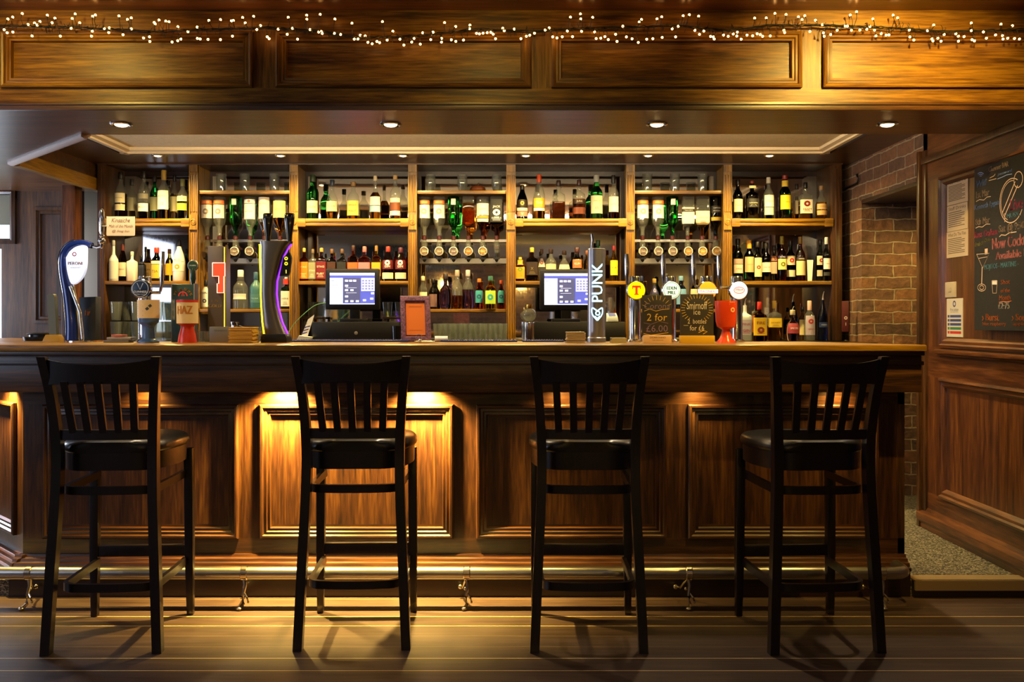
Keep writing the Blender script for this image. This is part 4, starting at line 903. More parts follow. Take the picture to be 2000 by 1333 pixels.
shelf([
 (1455, 592, 25, 'flask', 'frost', 'frosted grey-green bottle with pink speckled label', dict(labs=[(625, 655, 'B0A8B0', 'PINK\nGIN', 'A03A5A')], cap=None, pour=True, D=6.0)),
 (1483, 590, 26, 'flask', 'amber', 'red-capped cinnamon whisky bottle with yellow dragon label', dict(labs=[(621, 656, 'D8B01C', 'FIRE\n@', '7A2A10')], cap='C0281C', capz=.8, D=5.95)),
 (1512, 588, 26, 'flask', 'clear', 'gold-capped bottle of amber whisky with small yellow label', dict(liq='amber', fill=.36, labs=[(622, 640, 'C8A82A', 'HONEY', '6A3A10')], cap='D8B048', capz=.8)),
 (1548, 606, 27, 'round', 'purple', 'bottle with dark pourer and red octagonal label', dict(labs=[(632, 652, '8A2A3A', 'SPICED', 'F0D8D8')], cap='D8C8A8', capz=.84, pour=True, D=5.95)),
 (1567, 600, 16, 'std', 'pale', 'bottle with cream label behind two others', dict(labs=[(625, 655, 'DCCB90', '', '6A4A1A')], D=6.25)),
 (1581, 588, 21, 'std', 'clear', 'grey bottle with lilac label and red mark', dict(labs=[(617, 655, 'A79AB0', '@\nCHERRY', 'A0282A')], cap='D8B0A8', capz=.76, D=6.05)),
 (1607, 580, 20, 'slope', 'blue', 'dark blue vodka bottle at the far right end', dict(labs=[(630, 640, '1A2A5A', 'VODKA', 'B8C0D8')], cap=None, pour=True, D=6.1)),
], 'on the back counter', 'bottles standing on the right end of the back counter', ZCN)
shelf([
 (402, 548, 17, 'std', 'clear', 'gin bottle, white label, beside grey box', dict(labs=[(561, 600, 'E4E2DC', 'GIN\n@', '4A4A5A')], cap='14141A', capz=.8)),
 (470, 528, 30, 'dimple', 'clear', 'clear bottle with wide pleated base', dict(labs=[(574, 585, 'C8C0B4', '', '3A3A3A')], cap='C8C8CC', capz=.82, sq=2)),
 (500, 532, 24, 'std', 'bluegreen', 'blue-green painted bottle', dict(labs=[(575, 592, '3A6468', 'TEQUILA', 'A8C0BC')], cap='2A4A60', capz=.8)),
 (559, 542, 18, 'flask', 'dkgreen', 'dark green herbal liqueur bottle with white label', dict(labs=[(545, 556, 'B02A20', '', 'F0E8D8', 80), (569, 599, 'D8D0C0', 'HERB', '3A4A3A')], cap='E0D8C8', capz=.9)),
], 'behind the taps on low shelf at left', 'bottles on the low shelf behind the left taps', zN2)
shelf([
 (826, 540, 19, 'std', 'clear', 'clear gin bottle with steel pourer and cream label', dict(labs=[(571, 600, 'E0D8B8', 'GIN', '4A4A3A')], cap='C8B890', capz=.86, pour=True)),
 (846, 545, 17, 'std', 'dark', 'dark bottle behind the clear gin', dict(D=6.3, labs=[(575, 600, '8A6A6A', '', '3A3A3A')])),
 (870, 535, 25, 'round', 'purple', 'speckled purple round gin bottle', dict(labs=[], cap='2A2024', capz=.84)),
 (893, 528, 23, 'dimple', 'clear', 'round-shouldered clear bottle with amber base', dict(liq='amber', fill=.35, cap='9A8A80', capz=.84, sq=2)),
 (914, 528, 23, 'dimple', 'clear', 'clear bottle with violet liquid in its base', dict(liq='purple', fill=.5, cap='B8A8B0', capz=.84, sq=2)),
 (936, 545, 19, 'std', 'orange', 'orange gin bottle with teal oval label', dict(labs=[(568, 592, '2E8A96', '@', '1A4A6A', 50)], cap='C87A30', capz=.88)),
 (958, 540, 24, 'std', 'yellow', 'lemon gin bottle with big round turquoise and lime label', dict(labs=[(568, 594, 'A8C83A', '@', '1E9CA8', 55)], cap='3A6A5A', capz=.86, D=6.1)),
 (979, 548, 17, 'std', 'orange', 'orange gin bottle with teal label, against the post', dict(labs=[(568, 592, '3A9AA0', '@', '1A4A6A', 50)], cap='C85A30', capz=.88, D=6.26)),
], 'on the low middle shelf', 'gin bottles on the low shelf in the middle', zN2)
shelf([
 (1252, 540, 18, 'wine', 'dkgreen', 'dark green bottle with blue top', dict(cap='1A2A5A', capz=.84)),
 (1278, 545, 20, 'round', 'clear', 'clear bottle with round navy seal', dict(labs=[(560, 575, '2A2450', '@', '8A8AB8')], cap='B89A50')),
 (1302, 535, 18, 'wine', 'dkgreen', 'plain dark green bottle', {}),
 (1330, 540, 22, 'std', 'blue', 'pale blue bottle', dict(labs=[(565, 595, '6A9AC8', '', '1A2A4A')], cap='7AA8D0')),
 (1356, 538, 18, 'std', 'pale', 'pale cream-labelled bottle', dict(labs=[(565, 598, 'C8B898', '', '1A2A4A')], cap='B8A890')),
 (1386, 540, 20, 'wine', 'dark', 'dark bottle nearest the right post', dict(cap='C8B8A0', labs=[(570, 598, '8A7060', '', '2A1A14')])),
], 'behind the row of lit taps', 'bottles on the low shelf behind the lit taps', zN2)

# ------------------------------------------------------------------ upside-down bottles on spirit dispensers
NK = wz(466, 6.22)
def optics(rows, place, gname):
    for r in rows:
        px, gl, look, k, dx = r
        k = dict(k); bottle(px, 385, k.pop('w', 24), k.pop('kind', 'std'), gl, look, place, 'upside-down bottles '+gname, 0, inv=NK, D=6.22, **k)
        t = thing('spirit_dispenser', 'spirit dispenser under the %s %s' % (look.replace('upside-down ', ''), place), 'spirit dispenser', (wx(px, 6.22), 6.22, NK-.16), group='spirit dispensers '+gname)
        m = MB(); m.lathe([(.011, .15), (.015, .152), (.015, .172), (.009, .176)], 16, cap=True); m.box(-.012, .012, .0, .12, .09, .105); m.build('collar', mat(k.get('ringc', '3A1014'), .35), t)
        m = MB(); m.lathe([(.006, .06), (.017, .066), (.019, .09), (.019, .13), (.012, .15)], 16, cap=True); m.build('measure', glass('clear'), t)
        m = MB(); m.lathe([(.008, .058), (.008, .04), (.013, .036), (.013, .012), (.004, 0)], 12, cap=True); m.box(-.022, .022, -.014, -.008, .018, .03); m.build('lever', BLACK, t)
        if dx:
            m = MB(); m.lathe([(.001, .0), (.029, .0), (.030, .004), (.030, .009), (.0265, .011), (.0262, .008)], 28, (0, -.02, .072), 'y', cap=False); bd = m.build('badge', mat('E6D8C4', .4), t)
            m = MB(); m.lathe([(.001, 0), (.019, 0)], 24, (0, -.0292, .072), 'y', cap=False); m.lathe([(.0235, 0), (.025, 0)], 24, (0, -.0292, .072), 'y', cap=False)
            m.build('badge_print', mat(dx if isinstance(dx, str) else '6A5A4A', .5), bd, fix=False)
            m = MB(); text(m, '25ml', 0, .072, .03, .009, lambda u, v: (u, -.0297, v)); m.build('lettering', mat('F0E4D0', .5), bd, smooth=False, fix=False)
SM = dict(labs=[(391, 399, 'D8702A', 'SMIRNOFF', 'F8ECD8'), (400, 426, 'F2EADC', '@', '9A8A7A')], liq='clear', fill=.5)
GD = dict(labs=[(388, 400, 'E8E0CC', '', '6A3A1A', 22)])
optics([
 (405, 'clear', 'upside-down clear vodka bottle, leftmost', SM, None), (429, 'clear', 'upside-down clear vodka bottle, second,', SM, None),
 (460, 'green', 'upside-down green gin bottle', GD, '5A4A40'),
 (489, 'clear', 'upside-down white rum bottle with red seal', dict(labs=[(389, 397, 'F0EADF', '@', 'B0301C'), (398, 428, 'F0EADF', 'BACARDI', '3A2A2A')]), '5A4A40'),
 (517, 'clear', 'upside-down bottle with tall cream label and liquor', dict(liq='amber', fill=.38, labs=[(385, 427, 'EADBC0', 'SOUTHERN\nCOMFORT', '9A4A20')]), None),
 (547, 'clear', 'upside-down amber whisky bottle with gold label', dict(w=27, liq='amber', fill=.55, labs=[(392, 425, 'F0CC7A', "BELL'S", '8A4A1A')]), None),
], 'in the left dispenser bay', 'in the left dispenser bay')
optics([
 (829, 'clear', 'upside-down clear vodka bottle, leftmost', SM, '6A5A4A'), (858, 'clear', 'upside-down clear vodka bottle, second,', SM, '6A5A4A'),
 (886, 'green', 'upside-down green gin bottle', GD, '5A4A50'), (915, 'clear', 'upside-down bottle of brown liquor without front label', dict(liq='amber', fill=.85, kind='flask'), '8A5A1A'),
 (943, 'clear', 'upside-down whisky bottle, white label with gold stripe', dict(w=26, liq='brown', fill=.5, labs=[(397, 420, 'F2E6D6', 'GRANTS', '4A3A3A'), (421, 426, 'B88A2A', '', '4A3A3A'), (427, 433, 'F2E6D6', '', '4A3A3A')]), '8A6A2A'),
 (970, 'clear', 'upside-down square whiskey bottle with black label', dict(w=27, kind='flask', liq='brown', fill=.5, labs=[(396, 434, '12100E', 'JACK\n@\nDANIELS', 'F0E8DC')]), None),
], 'in the middle dispenser bay', 'in the middle dispenser bay')
optics([
 (1255, 'clear', 'upside-down clear vodka bottle, leftmost', SM, '5A4A4A'), (1285, 'clear', 'upside-down clear vodka bottle, second,', SM, '5A4A4A'),
 (1313, 'green', 'upside-down green gin bottle', GD, '5A4A4A'), (1343, 'clear', 'upside-down square bottle, cream label, black banner', dict(kind='flask', labs=[(405, 408, 'EAE0CC', '', '3A2A1A'), (409, 413, '1A1612', "TEACHER'S", 'EAE0CC'), (414, 437, 'EAE0CC', '', '3A2A1A')]), '8A6428'),
 (1371, 'clear', 'upside-down bottle with square grouse label', dict(w=27, kind='flask', liq='amber', fill=.35, labs=[(412, 439, 'E8D8BC', 'GROUSE', '4A2A14')]), '9A742A'),
 (1398, 'dark', 'upside-down black rum bottle with gold stripe', dict(w=24, labs=[(402, 416, '140E0C', 'CAPTAIN\nMORGAN', 'D8CCC0'), (424, 431, 'C8A838', '', '3A2A10')]), '8A6428'),
], 'in the right dispenser bay', 'in the right dispenser bay')

# ------------------------------------------------------------------ glasses
ORD = ('first', 'second', 'third', 'fourth', 'fifth', 'sixth', 'seventh', 'eighth', 'ninth', 'tenth', 'eleventh', 'twelfth', 'thirteenth', 'fourteenth', 'fifteenth')
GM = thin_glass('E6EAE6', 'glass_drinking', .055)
def glassmesh(prof, n=20):
    """open drinking glass with wall thickness"""
    out = prof; w_ = .0018
    inn = [(max(r-w_, .001), z+(.006 if i == 0 else 0)) for i, (r, z) in enumerate(prof)]
    m = MB(); m.lathe([(.001, 0)]+out+[(p[0], p[1]) for p in inn[::-1]]+[(.001, inn[0][1])], n, cap=False); return m
def glasses(name, prof, spots, label, group, cat='glass', n=16):
    src = glassmesh(prof, n).build(name, GM); tag(src, label(0) if callable(label) else label, cat, group)
    for i, (x, y, z) in enumerate(spots):
        o = src if i == 0 else src.copy()
        if i: COL.objects.link(o)
        o.location = (x, y, z); o['label'] = label(i) if callable(label) else label
    return src
HB = [(.030, 0), (.031, .01), (.034, .125)]
def hiball(px, D=6.22, z=None): return (wx(px, D), D, z)
glasses('highball_glass', HB, [(wx(p, 6.22), 6.22, zN1+.001) for p in (432, 478, 536)], lambda i: '%s empty highball glass above the left dispenser bay' % ('leftmost', 'middle', 'rightmost')[i], 'highball glasses above the left dispensers')
glasses('tumbler_glass', [(.02, 0), (.026, .01), (.03, .03), (.036, .06), (.033, .1), (.034, .115)], [(wx(p, 6.2), 6.2, zN1+.001) for p in (841, 903, 970)], lambda i: '%s cut crystal tumbler above the middle dispenser bay' % ('leftmost', 'middle', 'rightmost')[i], 'crystal tumblers above the middle dispensers')
glasses('highball_glass', HB, [(wx(p, 6.22), 6.22, zN1+.001) for p in (1264, 1318, 1372)], lambda i: '%s empty highball glass above the right dispenser bay' % ('leftmost', 'middle', 'rightmost')[i], 'highball glasses above the right dispensers')
PT = [(.029, 0), (.030, .008), (.036, .07), (.040, .125)]
glasses('pint_glass', PT, [(wx(227+i*20, 6.12+.09*(i % 2)), 6.12+.09*(i % 2), ZCN+.001+.132*k) for k in range(2) for i in range(8)], lambda i: '%s pint glass from the left in the %s row under leftmost bay' % (ORD[i % 8], ('lower', 'upper')[i//8]), 'pint glasses stacked under the leftmost bay')
sp = []
for r in range(2):
    sp += [(wx(856+i*19.5+r*9, 5.98+.09*r), 5.98+.09*r, ZCN+.001) for i in range(7)]
glasses('tall_glass', [(.027, 0), (.028, .008), (.030, .05), (.033, .112)], sp, lambda i: '%s empty glass from the left, %s row, below the middle gin shelf' % (ORD[i % 7], ('front', 'back')[i//7]), 'glasses below the middle gin shelf')
glasses('shot_glass', [(.017, 0), (.018, .008), (.023, .05)], [(wx(386+i*10.5, 4.3+.03*(i % 2)), 4.3+.05*(i % 2), ZT+.001) for i in range(3)], lambda i: '%s small shot glass from the left, beside the red goblet on the bar' % ORD[i], 'shot glasses beside the red goblet')
glasses('liqueur_glass', [(.014, 0), (.016, .006), (.02, .07)], [(wx(504+i*5, 4.42+.0*(i)), 4.4, ZT+.001) for i in range(1)], 'slim liqueur glass between beer mats and black tap tower', 'liqueur glasses beside the black tower')
glasses('plastic_cup', [(.025, 0), (.026, .006), (.034, .1)], [(wx(p, 6.3), 6.3, ZCN+.16) for p in (612, 757, 781)], lambda i: ('stacked glass left of the left till screen', 'stacked glass just right of the left till', 'stacked glass behind the purple menu frame')[i], 'glasses on the boards beside the left till')
for p, lab in ((612, 'small wooden riser holding a glass left of the left till'), (770, 'small wooden riser holding glasses right of the left till')):
    m = MB(); m.box(-.075, .075, -.05, .05, .142, .159); m.box(-.075, -.06, -.05, .05, 0, .142); m.box(.06, .075, -.05, .05, 0, .142); o = m.build('riser_stand', wood('walnut', 'x'), bevel=.002)
    o.location = (wx(p, 6.3), 6.3, ZCN); tag(o, lab, 'stand')
# pumpkin on the middle top shelf
t = thing('pumpkin_ornament', 'small brown pumpkin ornament beside the crystal tumblers on top shelf', 'ornament', (wx(933, 6.3), 6.3, zN1+.002))
m = MB(); n = 40; R_ = []
for i in range(9):
    a = PI*i/8; rr = max(math.sin(a), .02); R_.append([(.05*rr*(1+.09*abs(math.cos(4*2*PI*k/n)))*math.cos(2*PI*k/n), .045*rr*(1+.09*abs(math.cos(4*2*PI*k/n)))*math.sin(2*PI*k/n), .03-.03*math.cos(a)) for k in range(n)])
m.loft(R_); m.build('body', mat('7A3E18', .5), t); m = MB(); m.tube([(0, 0, .055), (.003, 0, .068), (.008, 0, .075)], .005, 8); m.build('stalk', mat('4A3A18', .7), t)
# hanging price card and maroon bottle box
t = thing('price_card', 'small blank white card propped among bottles in the rightmost bay', 'card', (wx(1582, 6.12), 6.118, zW2))
m = MB(); m.vprism([(-.016, .0), (.012, .0), (.021, .14), (-.02, .14)], -.001, .001); m.build('card', WHITEP, t)
# ------------------------------------------------------------------ things standing on the bar
DB = 4.22; K = DB/F
def onbar(name, px, lab, cat, D=DB, group=None, z=ZT): return thing(name, lab, cat, (wx(px, D), D, z), group=group)
def hz(py, D=DB, z=ZT): return wz(py, D)-z
def flat(parent, s, w, h, col, y, u=0, v=0, emit=0, exact=True, shear=0, bold=0, name='lettering'):
    m = MB(); text(m, s, u, v, w, h, lambda a, b: (a, y, b), exact=exact, shear=shear, bold=bold); return m.build(name, mat(col, .6, emit=emit), parent, smooth=False, fix=False)
# wooden-based menu holder at the far left
t = onbar('menu_holder', 105, 'clear upright menu holder in a small wooden block, far left of bar', 'menu holder', 4.35)
m = MB(); m.loft([[(-.042, -.03, 0), (.042, -.03, 0), (.042, .03, 0), (-.042, .03, 0)], [(-.03, -.02, .035), (.03, -.02, .035), (.03, .02, .035), (-.03, .02, .035)]]); m.build('wooden_base', mat('C89A3A', .4), t, bevel=.002)
m = MB(); pts = [(-.014, .02), (.020, .02), (.010, .215)]+[(-.008+.018*math.cos(math.radians(a)), .215+.014*math.sin(math.radians(a))) for a in range(0, 181, 20)]; m.vprism(pts, -.014, .014); m.build('insert', mat('6E7A82', .18, coat=.6), t)
t = onbar('drip_tray', 82, 'dark oval drip tray on the far left of the bar', 'tray', 4.6)
m = MB(); m.lathe([(.001, .004), (.075, .004), (.085, .002), (.09, .02), (.083, .02), (.078, .01)], 32, cap=False, sy=.8); m.lathe([(.06, .03), (.075, .034), (.06, .04), (.001, .04)], 28, (0, 0, .0), cap=False, sy=.8); m.lathe([(.06, .02), (.06, .031)], 28, cap=False, sy=.8); m.build('tray', mat('1C1E22', .3, .5), t)
# curved blue and chrome beer tap with a lit lens
t = onbar('beer_tap', 155, 'tall curved blue and chrome beer tap with glowing white lens', 'beer tap', 4.3)
B = lambda x, y: ((x-155)*4.3/F, (y-0)*0+hz(y, 4.3))
cen = smooth_pts([(B(x, y)[0], 0, B(x, y)[1]) for x, y in ((141, 668), (141, 630), (136, 580), (127, 530), (127, 500), (138, 482), (160, 476), (180, 480))], 4)
m = MB(); R_ = []; n = len(cen)
for i, p in enumerate(cen):
    a = cen[max(i-1, 0)]; b = cen[min(i+1, n-1)]; dx, dz = b[0]-a[0], b[2]-a[2]; l = math.hypot(dx, dz); nx, nz = -dz/l, dx/l
    w_ = .042*(1-.55*(i/(n-1))**1.5); d_ = .032*(1-.4*i/(n-1))
    R_.append([(p[0]+nx*w_*.75*math.cos(q), d_*math.sin(q), p[2]+nz*w_*.75*math.cos(q)) for q in [2*PI*j/14 for j in range(14)]])
m.loft(R_); m.build('column', mat('14286E', .18, .2, coat=.5, name='blue_enamel'), t)
m = MB()
for sgn, off_ in ((-1, .001), (1, .001)):
    L_ = []
    for i, p in enumerate(cen[:int(n*.8)]):
        a = cen[max(i-1, 0)]; b = cen[min(i+1, n-1)]; dx, dz = b[0]-a[0], b[2]-a[2]; l = math.hypot(dx, dz); w_ = .042*(1-.55*(i/(n-1))**1.5)*.75
        L_.append((p[0]+sgn*-dz/l*w_, -.004, p[2]+sgn*dx/l*w_))
    m.tube(L_, .0055, 8)
m.build('chrome_edge', CHROME, t)
m = MB(); m.tube([(B(141, 560)[0], -.02, B(141, 560)[1]), (B(160, 610)[0], -.02, B(0, 610)[1]), (B(166, 668)[0], -.02, .0)], .008, 10); m.build('pipe', CHROME, t); m = MB(); m.tube([(B(178, 480)[0], 0, B(0, 480)[1]), (B(192, 484)[0], -.01, B(0, 484)[1]), (B(203, 482)[0], -.02, B(0, 482)[1])], .007, 8)
m.build('spout', CHROME, t)
m = MB(); m.lathe([(.001, 0), (.06, 0), (.06, .008), (.045, .014), (.02, .018)], 28, cap=False); m.build('foot_plate', CHROME, t)
lc = B(156, 516); m = MB(); pts = smooth_pts([(B(x, y)[0], B(x, y)[1]) for x, y in ((139, 505), (141, 530), (150, 556), (166, 548), (176, 528), (178, 500), (176, 482), (158, 484), (145, 494))], 4)
m.vprism(pts, -.052, -.03); lens = m.build('lens', mat('D8E2FA', .3, emit=.8, name='lit_lens'), t, bevel=.002)
flat(lens, 'PERONI', .066, .014, '8A1040', -.0545, lc[0]+.004, lc[1]+.0, bold=.0007); flat(lens, 'NASTRO AZZURRO', .045, .006, '5A6A8A', -.0545, lc[0]+.004, lc[1]-.02, emit=.4)
m = MB(); stroke(m, arc(lc[0]+.0, lc[1]+.042, .008, 0, 360, 16), .004, lambda u, v: (u, -.0545, v)); m.build('emblem', mat('8A1040', .5), lens, smooth=False, fix=False)
m = MB(); x_, z_ = B(203, 472); m.sphere((x_, -.02, z_), .017); m.lathe([(.006, 0), (.012, .01), (.009, .02), (.012, .035), (.014, .09), (.012, .12), (.008, .135), (.001, .14)], 16, (x_, -.02, z_+.012)); m.lathe([(.003, -.035), (.008, -.03), (.01, -.012)], 12, (x_, -.02, z_)); m.build('tap_handle', CHROME, t)
# sign card clipped to the tap
t = thing('sign_card', 'cream card with brown handwriting clipped beside the chrome tap handle', 'sign', (wx(236, 4.26), 4.26, wz(442, 4.26)))
m = MB(); m.vprism([(-.064, -.045), (.062, -.045), (.066, -.04), (.066, .045), (-.066, .045), (-.066, -.038)], -.001, .001); m.tube([(-.062, 0, .0), (-.076, -.006, 0), (-.08, -.012, 0)], .002, 6); sc_ = m.build('card', mat('CDB394', .7), t)
for s, v, w_, h_ in (('Kinsaiche', .027, .085, .02), ('Malt of the Month', .0, .11, .014), ('@ Stag Inn', -.024, .08, .015)): flat(t, s, w_, h_, '5A3A28', -.0016, 0, v, shear=.25)
# black box stand
t = onbar('display_box', 177, 'black upright display box with orange script beside the blue tap', 'display box', 4.41)
m = MB(); m.vprism([(-.033, 0), (.036, 0), (.038, .215), (-.042, .212)], -.03, .03); m.build('box', mat('1B2028', .45), t, bevel=.002); flat(t, 'Fw', .024, .03, 'C87A4A', -.0315, .0, .14, shear=.3, bold=.001)
m = MB(); m.box(-.09, .05, -.045, .035, -.0, .006); m.build('base_plate', mat('A06A3A', .4), t)
t = onbar('matchbox_stack', 235, 'low stack of small flat grey cartons on the bar', 'cartons', 4.24)
for k, (a, b, z_, c) in enumerate(((-.065, .05, 0, '6A6258'), (-.05, .06, .014, '8A8278'), (-.03, .02, .026, 'A8584A'))):
    m = MB(); m.box(a, b, -.03, .03, z_, z_+.011); m.build('carton', mat(c, .5), t, bevel=.001)
def goblet(px, lab, prof, D, colr, sign):
    t = onbar('plastic_goblet', px, lab, 'goblet', D); k = D/F
    m = MB(); m.lathe([(r*k, hz(y, D)) for r, y in prof], 32, cap=False); m.build('cup', mat(colr, .25, 0, .15, name='plastic_'+colr), t)
    if sign:
        R, y0, y1, pc = sign; R *= k; m = MB(); m.lathe([(R+.001, hz(y1, D)), (R+.001, hz(y0, D))], 32, cap=False); sl = m.build('sleeve', mat(pc, .6), t); return t, sl, R
    return t, None, 0
def wrap(R, e=.0022): return lambda u, v: (math.sin(u/R)*(R+e), -math.cos(u/R)*(R+e), v)
t, sl, R = goblet(290, 'blue plastic goblet with a cream sleeve printed with two ovals', [(1, 671), (20, 671), (20, 668), (12, 662), (11, 640), (12, 636), (19, 630), (20, 622), (19.5, 588), (17, 588), (17, 628), (1, 634)], 4.2, '4A6EB0', (20.2, 586, 622, 'E2C79A'))
m = MB(); W_ = wrap(R)
for u, v in ((.012, .155), (.024, .168)): stroke(m, [(u-.005, v-.004), (u+.005, v+.004)], .012, W_)
m.build('print', mat('33465A', .6), sl, smooth=False, fix=False)
m = MB()
for k in range(7): stroke(m, [(-.04, .185-.010*k), (-.04+.035+.01*(k % 2), .185-.010*k)], .0016, W_)
m.build('lettering', mat('A08860', .6), sl, smooth=False, fix=False)
t, sl, R = goblet(366, 'red plastic goblet with a yellow and cream printed sleeve', [(1, 673), (18, 673), (18, 668), (16, 655), (12, 640), (13, 636), (19, 633), (19.5, 628), (19.5, 588), (19.5, 586), (17, 586), (17, 628), (1, 634)], 4.2, 'D23A1C', (19.8, 591, 632, 'E4C890'))
m = MB(); text(m, 'HAZ', .002, .150, .068, .036, wrap(R), exact=True, cut=.008, bold=.002); m.build('lettering', mat('B8761C', .6), sl, smooth=False, fix=False)
m = MB(); m.lathe([(R+.0018, hz(591, 4.2)), (R+.0018, hz(587, 4.2))], 32, cap=False); m.build('band', mat('C8281C', .5), sl)
t, _, _ = goblet(1418, 'tall orange-red plastic goblet with a gold crest on the bar', [(1, 673), (19, 673), (19, 669), (12, 660), (8, 648), (8, 644), (17, 639), (20, 628), (21.5, 588), (20, 588), (18.5, 628), (1, 640)], 4.2, 'E0461C', None)
m = MB(); W_ = wrap(20.6*4.2/F); stroke(m, arc(.020, .150, .008, 0, 360, 16), .006, W_); text(m, 'Aperol', .018, .185, .036, .01, W_, shear=.3, cut=.008); stroke(m, [(.004, .176), (.034, .176)], .0015, W_); m.build('crest', mat('E8B070', .5), t, smooth=False, fix=False)
# dark stout tap with round badge
def round_font(px, py, r, lab, colr, emit, D=4.3, body_r=12, top=540, base=671, handle=None, name='beer_tap', bh=.05):
    t = onbar(name, px, lab, 'beer tap', D); k = D/F
    m = MB(); m.lathe([(body_r*k*1.35, 0), (body_r*k*1.35, .008), (body_r*k*1.02, .014), (body_r*k, .03), (body_r*k, hz(top+3, D)), (body_r*k*.9, hz(top, D)), (.001, hz(top, D))], 28, cap=False); m.build('column', CHROME, t)
    m = MB(); z_ = hz(py, D); m.lathe([(.001, 0), (r*k*1.08, 0), (r*k*1.1, .01), (r*k*1.08, .022), (r*k*1.0, .025)], 36, (0, -body_r*k+.004, z_), 'y', cap=False); m.build('housing', CHROME, t)
    m = MB(); rr = r*k; m.lathe([(rr, .022), (rr*.97, .027), (rr*.7, .0295), (.001, .031)], 36, (0, -body_r*k+.004, z_), 'y', cap=False); ln = m.build('lens', mat(colr, .3, emit=emit, name='lit_badge') if emit else mat(colr, .3), t)
    if handle:
        hx, hy0, hy1 = handle; hx = (hx-px)*k; m = MB(); m.tube([(hx*.9, -.01, hz(hy1+22, D)), (hx, -.012, hz(hy1+8, D)), (hx, -.012, hz(hy1, D)), (hx*1.02, -.012, hz((hy0+hy1)/2, D)), (hx*1.05, -.012, hz(hy0, D))], .008, 12, rs=[.006, .008, .010, .0115, .009]); m.tube([(hx*.9, -.01, hz(hy1+24, D)), (0, 0, hz(hy1+24, D))], .007, 8)
        m.build('tap_handle', CHROME, t)
    return t, ln, -body_r*k+.004-.0318, z_
t, ln, y_, z_ = round_font(283, 565, 17.5, 'chrome stout tap with round navy badge above the blue goblet', '14284A', 0, handle=(318, 492, 548))
flat(ln, 'GUINNESS', .06, .009, 'F0F0F4', y_, 0, z_-.014); flat(ln, 'EXTRA COLD', .045, .006, 'C0C8D4', y_, 0, z_-.026)
m = MB(); stroke(m, arc(0, z_, .037, 0, 360, 32), .003, lambda u, v: (u, y_+.002, v)); stroke(m, [(-.014, z_+.026), (0, z_-.004), (.014, z_+.026)], .003, lambda u, v: (u, y_, v)); m.build('emblem', mat('D8DCE4', .3, .6), ln, smooth=False, fix=False)
# green oval pump handle
t = onbar('pump_handle', 377, 'slim dark green hand pump with oval badge on top', 'hand pump', 4.42); k = 4.42/F
m = MB(); m.lathe([(.016, 0), (.016, .2), (.009, .22), (.008, hz(556, 4.42)), (.014, hz(545, 4.42)), (.012, hz(527, 4.42)), (.006, hz(522, 4.42))], 18); m.build('stem', mat('10281E', .25), t)
m = MB(); m.lathe([(.001, -.006), (.025, -.006), (.027, 0), (.025, .006), (.001, .008)], 28, (0, 0, hz(519, 4.42)), 'y', cap=False); [0]; b_ = m.build('badge', STEEL, t); b_.scale = (1, 1, 1)
m = MB(); m.lathe([(.001, 0), (.021, 0)], 28, (0, -.0085, hz(519, 4.42)), 'y', cap=False); m.build('badge_face', mat('14301E', .4), b_, fix=False); flat(b_, 'CARLSBERG', .034, .006, 'C8C8B8', -.009, 0, hz(519, 4.42))
# green printed box
t = onbar('display_box', 361, 'clear-edged display box with yellow arched lettering on dark green', 'display box', 4.36); k = 4.36/F; hb = hz(556, 4.36)
m = MB(); m.box(-.052, .052, -.025, .025, 0, hb); m.build('box', mat('1E3A38', .35), t, bevel=.002)
m = MB()
for x in (-.053, .053): m.box(x-.002, x+.002, -.027, .027, 0, hb+.004)
m.build('clear_edge', mat('C8CCC8', .1, 0, .6, name='acrylic_edge'), t)
m = MB(); s = 'JOE & SEPHS'
for i, ch in enumerate(s):
    if ch == ' ': continue
    a = math.radians(165-150*i/(len(s)-1)); cx_, cz_ = .04*math.cos(a), hb-.058+.036*math.sin(a); ca, sa = math.cos(a-PI/2), math.sin(a-PI/2)
    text(m, ch, 0, 0, .013, .013, lambda u, v: (cx_+u*ca-v*sa, -.0262, cz_+u*sa+v*ca), bold=.0005)
m.build('lettering', mat('D8A020', .6), t, smooth=False, fix=False)
m = MB(); stroke(m, arc(0, hb-.056, .02, 0, 180, 12), .005, lambda u, v: (u, -.0262, v)); stroke(m, [(-.004, hb-.056), (0, hb-.03), (.006, hb-.056)], .004, lambda u, v: (u, -.0264, v)); m.build('print', mat('C8382A', .6), t, smooth=False, fix=False)
flat(t, 'POPCORN', .012, .1, 'C8D0D0', -.0262, -.043, hb-.12)
# grey tower box with neon T
t = onbar('beer_tap', 430, 'tall grey square beer tower with glowing red T and gold letters', 'beer tap', 4.45); D = 4.45; k = D/F; h_ = hz(482, D)
m = MB(); m.box(-19*k, 10*k, -.04, .04, .0, h_); m.build('column', mat('5A5254', .4, .4), t, bevel=.003)
m = MB(); m.box(10*k+.001, 15*k, -.036, .04, 0, h_-.01); m.build('side_strip', mat('7A7478', .3, .5), t)
m = MB(); m.box(12.5*k, 13.7*k, -.039, -.036, .0, h_-.005); m.build('light_strip', mat('FFE23A', .4, emit=1.6, name='strip_yellow'), t)
Tp = [(x*k, hz(y, D)) for x, y in ((-8, 515), (16, 515), (16, 541), (14, 541), (14, 573), (1, 573), (1, 555), (4, 555), (4, 541), (-8, 541))]
m = MB(); m.vprism(Tp, -.052, -.041); tt = m.build('letter_t', mat('E8381E', .4, emit=1.6, name='neon_red'), t)
m = MB(); stroke(m, Tp+[Tp[0]], .0035, lambda u, v: (u, -.0535, v)); m.build('neon_outline', mat('FFD0B0', .4, emit=2.2, name='neon_edge'), t, smooth=False, fix=False)
